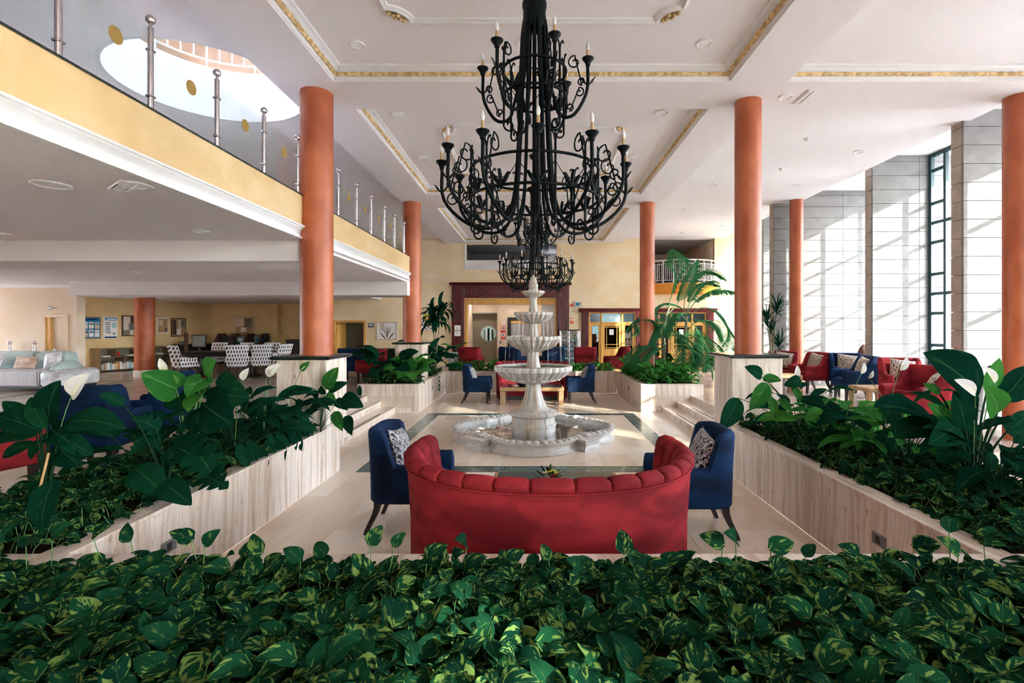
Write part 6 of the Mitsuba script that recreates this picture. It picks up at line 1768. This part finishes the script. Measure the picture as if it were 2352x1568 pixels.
part(t, 'pot', mv(lathe([(.10, 0), (.14, .2), (.22, .55), (.25, .75), (.22, .75), (.001, .7)], 24), *q), WPAINT, 40, label='white pot')
clump(t, q + [0, 0, .72], 9, .36, .30, 'lance', LITL, 99)


# ---- the palm
def frond(t, pts, npin, lp, seed, m=PALML, hang=.5, start=.3):
    """A feather leaf: a rachis through the points with leaflets on both sides."""
    r = np.random.default_rng(seed); q = spline(np.array(pts), 40)
    rc = part(t, 'frond', tube(q, np.linspace(.012, .003, 40), 5), STEMG, True)
    d = np.gradient(q, axis=0); vs, fs, n = [], [], 0; out = []
    for k in range(npin):
        s = start + (1 - start) * k / (npin - 1); i = min(39, s * 39); p = q[int(i)]; dd = d[int(i)] / np.linalg.norm(d[int(i)])
        side = np.cross(dd, [0, 0, 1.0]); side /= np.linalg.norm(side) + 1e-9
        ln = lp * (math.sin(PI * (.12 + .83 * (s - start) / (1 - start))) ** .7) * r.uniform(.85, 1.1)
        for sg_ in (-1, 1):
            o = side * sg_ * .85 + dd * .55 + np.array([0, 0, .25]); o /= np.linalg.norm(o)
            b = p + o * ln * .5 - [0, 0, hang * ln * .12]; e = p + o * ln * .9 - [0, 0, hang * ln * .55]
            wv = np.cross(o, [0, 0, 1.0]); wv = wv / (np.linalg.norm(wv) + 1e-9) * .016 + dd * .016
            v = np.array([p - wv * .4, p + wv * .4, b - wv, b + wv, e]); vs.append(v); fs.append(np.array([[0, 1, 3], [0, 3, 2], [2, 3, 4]]) + n); n += 5
    key = uid(f'{rc}__leaflets'); put(key, (np.vstack(vs), np.vstack(fs)), m, True); labels[key] = {'kind': 'stuff'}


t = thing('areca_palm', 'tall areca palm with long feathery fronds in the far right planter', 'palm')
D = 12.6
b1_, b2_ = A(1521, 835, D), A(1578, 838, D + .3); b1_[2] = b2_[2] = .6
part(t, 'trunk', tube(spline([b1_, A(1524, 790, D), A(1528, 735, D), A(1540, 700, D)], 16), np.linspace(.05, .03, 16), 8), TRUNK, True)
part(t, 'trunk', tube(spline([b2_, A(1570, 790, D + .3), A(1576, 745, D + .3), A(1578, 725, D + .3)], 16), np.linspace(.045, .03, 16), 8), TRUNK, True)
FR = [([(1535, 715, 0), (1548, 660, -.1), (1556, 600, -.2), (1545, 575, -.3)], 34, .55, .9), ([(1578, 730, .3), (1580, 665, .2), (1612, 628, .1), (1665, 640, 0)], 38, .55, .8), ([(1578, 728, .3), (1600, 690, .1), (1640, 668, 0), (1682, 670, -.2)], 38, .6, .9), ([(1578, 735, .3), (1628, 708, .1), (1660, 735, 0), (1678, 800, -.2)], 38, .55, .7),
      ([(1578, 735, .3), (1600, 755, .0), (1612, 800, -.2), (1610, 850, -.3)], 34, .5, .6), ([(1578, 735, .3), (1620, 745, .1), (1640, 785, -.1), (1648, 845, -.2)], 36, .55, .6), ([(1540, 730, 0), (1505, 735, .1), (1470, 738, .2), (1448, 760, .3)], 32, .5, .7), ([(1530, 790, 0), (1505, 760, -.2), (1490, 740, -.3), (1478, 735, -.4)], 26, .45, .7),
      ([(1578, 745, .3), (1560, 720, .1), (1540, 725, -.1), (1520, 770, -.3)], 32, .5, .7), ([(1535, 720, 0), (1560, 690, .2), (1580, 650, .4), (1600, 600, .5)], 32, .5, .7), ([(1530, 800, 0), (1500, 790, -.3), (1470, 800, -.4), (1445, 830, -.5)], 30, .45, .6), ([(1575, 800, .3), (1610, 800, 0), (1640, 815, -.2), (1662, 850, -.3)], 30, .5, .6),
      ([(1575, 810, .3), (1600, 840, -.4), (1625, 840, -.6), (1640, 870, -.7)], 26, .42, .6), ([(1578, 760, .3), (1590, 760, -.2), (1585, 800, -.4), (1580, 850, -.5)], 30, .45, .6), ([(1540, 780, 0), (1545, 760, -.3), (1555, 790, -.5), (1560, 840, -.6)], 30, .45, .6), ([(1525, 770, 0), (1515, 745, -.2), (1500, 760, -.3), (1490, 800, -.4)], 28, .42, .6)]
FR += [([(1576, 770, .3), (1600, 740, .5), (1640, 740, .7), (1665, 790, .8)], 30, .5, .7), ([(1540, 760, 0), (1515, 720, .3), (1490, 725, .5), (1465, 770, .6)], 30, .5, .7), ([(1576, 790, .3), (1610, 775, -.2), (1650, 800, -.4), (1672, 850, -.5)], 32, .5, .7), ([(1576, 800, .3), (1585, 770, -.3), (1610, 780, -.5), (1625, 830, -.6)], 30, .5, .7), ([(1530, 800, 0), (1540, 770, -.4), (1570, 780, -.6), (1590, 830, -.7)], 30, .48, .7), ([(1560, 820, .1), (1600, 815, -.4), (1640, 835, -.6), (1668, 875, -.7)], 28, .42, .6),
       ([(1530, 810, 0), (1505, 800, -.4), (1480, 815, -.6), (1465, 850, -.7)], 28, .42, .6), ([(1578, 735, .3), (1560, 705, .5), (1530, 700, .6), (1505, 730, .7)], 30, .5, .7), ([(1578, 728, .3), (1590, 680, .4), (1622, 650, .5), (1650, 655, .5)], 34, .55, .8), ([(1560, 825, .0), (1570, 800, -.5), (1600, 810, -.7), (1620, 850, -.8)], 26, .42, .6)]
for k, (pp, n, lp, hg) in enumerate(FR): frond(t, [A(x, y, D + o) for x, y, o in pp], int(n * 1.5), lp * 1.1, 120 + k, hang=hg)
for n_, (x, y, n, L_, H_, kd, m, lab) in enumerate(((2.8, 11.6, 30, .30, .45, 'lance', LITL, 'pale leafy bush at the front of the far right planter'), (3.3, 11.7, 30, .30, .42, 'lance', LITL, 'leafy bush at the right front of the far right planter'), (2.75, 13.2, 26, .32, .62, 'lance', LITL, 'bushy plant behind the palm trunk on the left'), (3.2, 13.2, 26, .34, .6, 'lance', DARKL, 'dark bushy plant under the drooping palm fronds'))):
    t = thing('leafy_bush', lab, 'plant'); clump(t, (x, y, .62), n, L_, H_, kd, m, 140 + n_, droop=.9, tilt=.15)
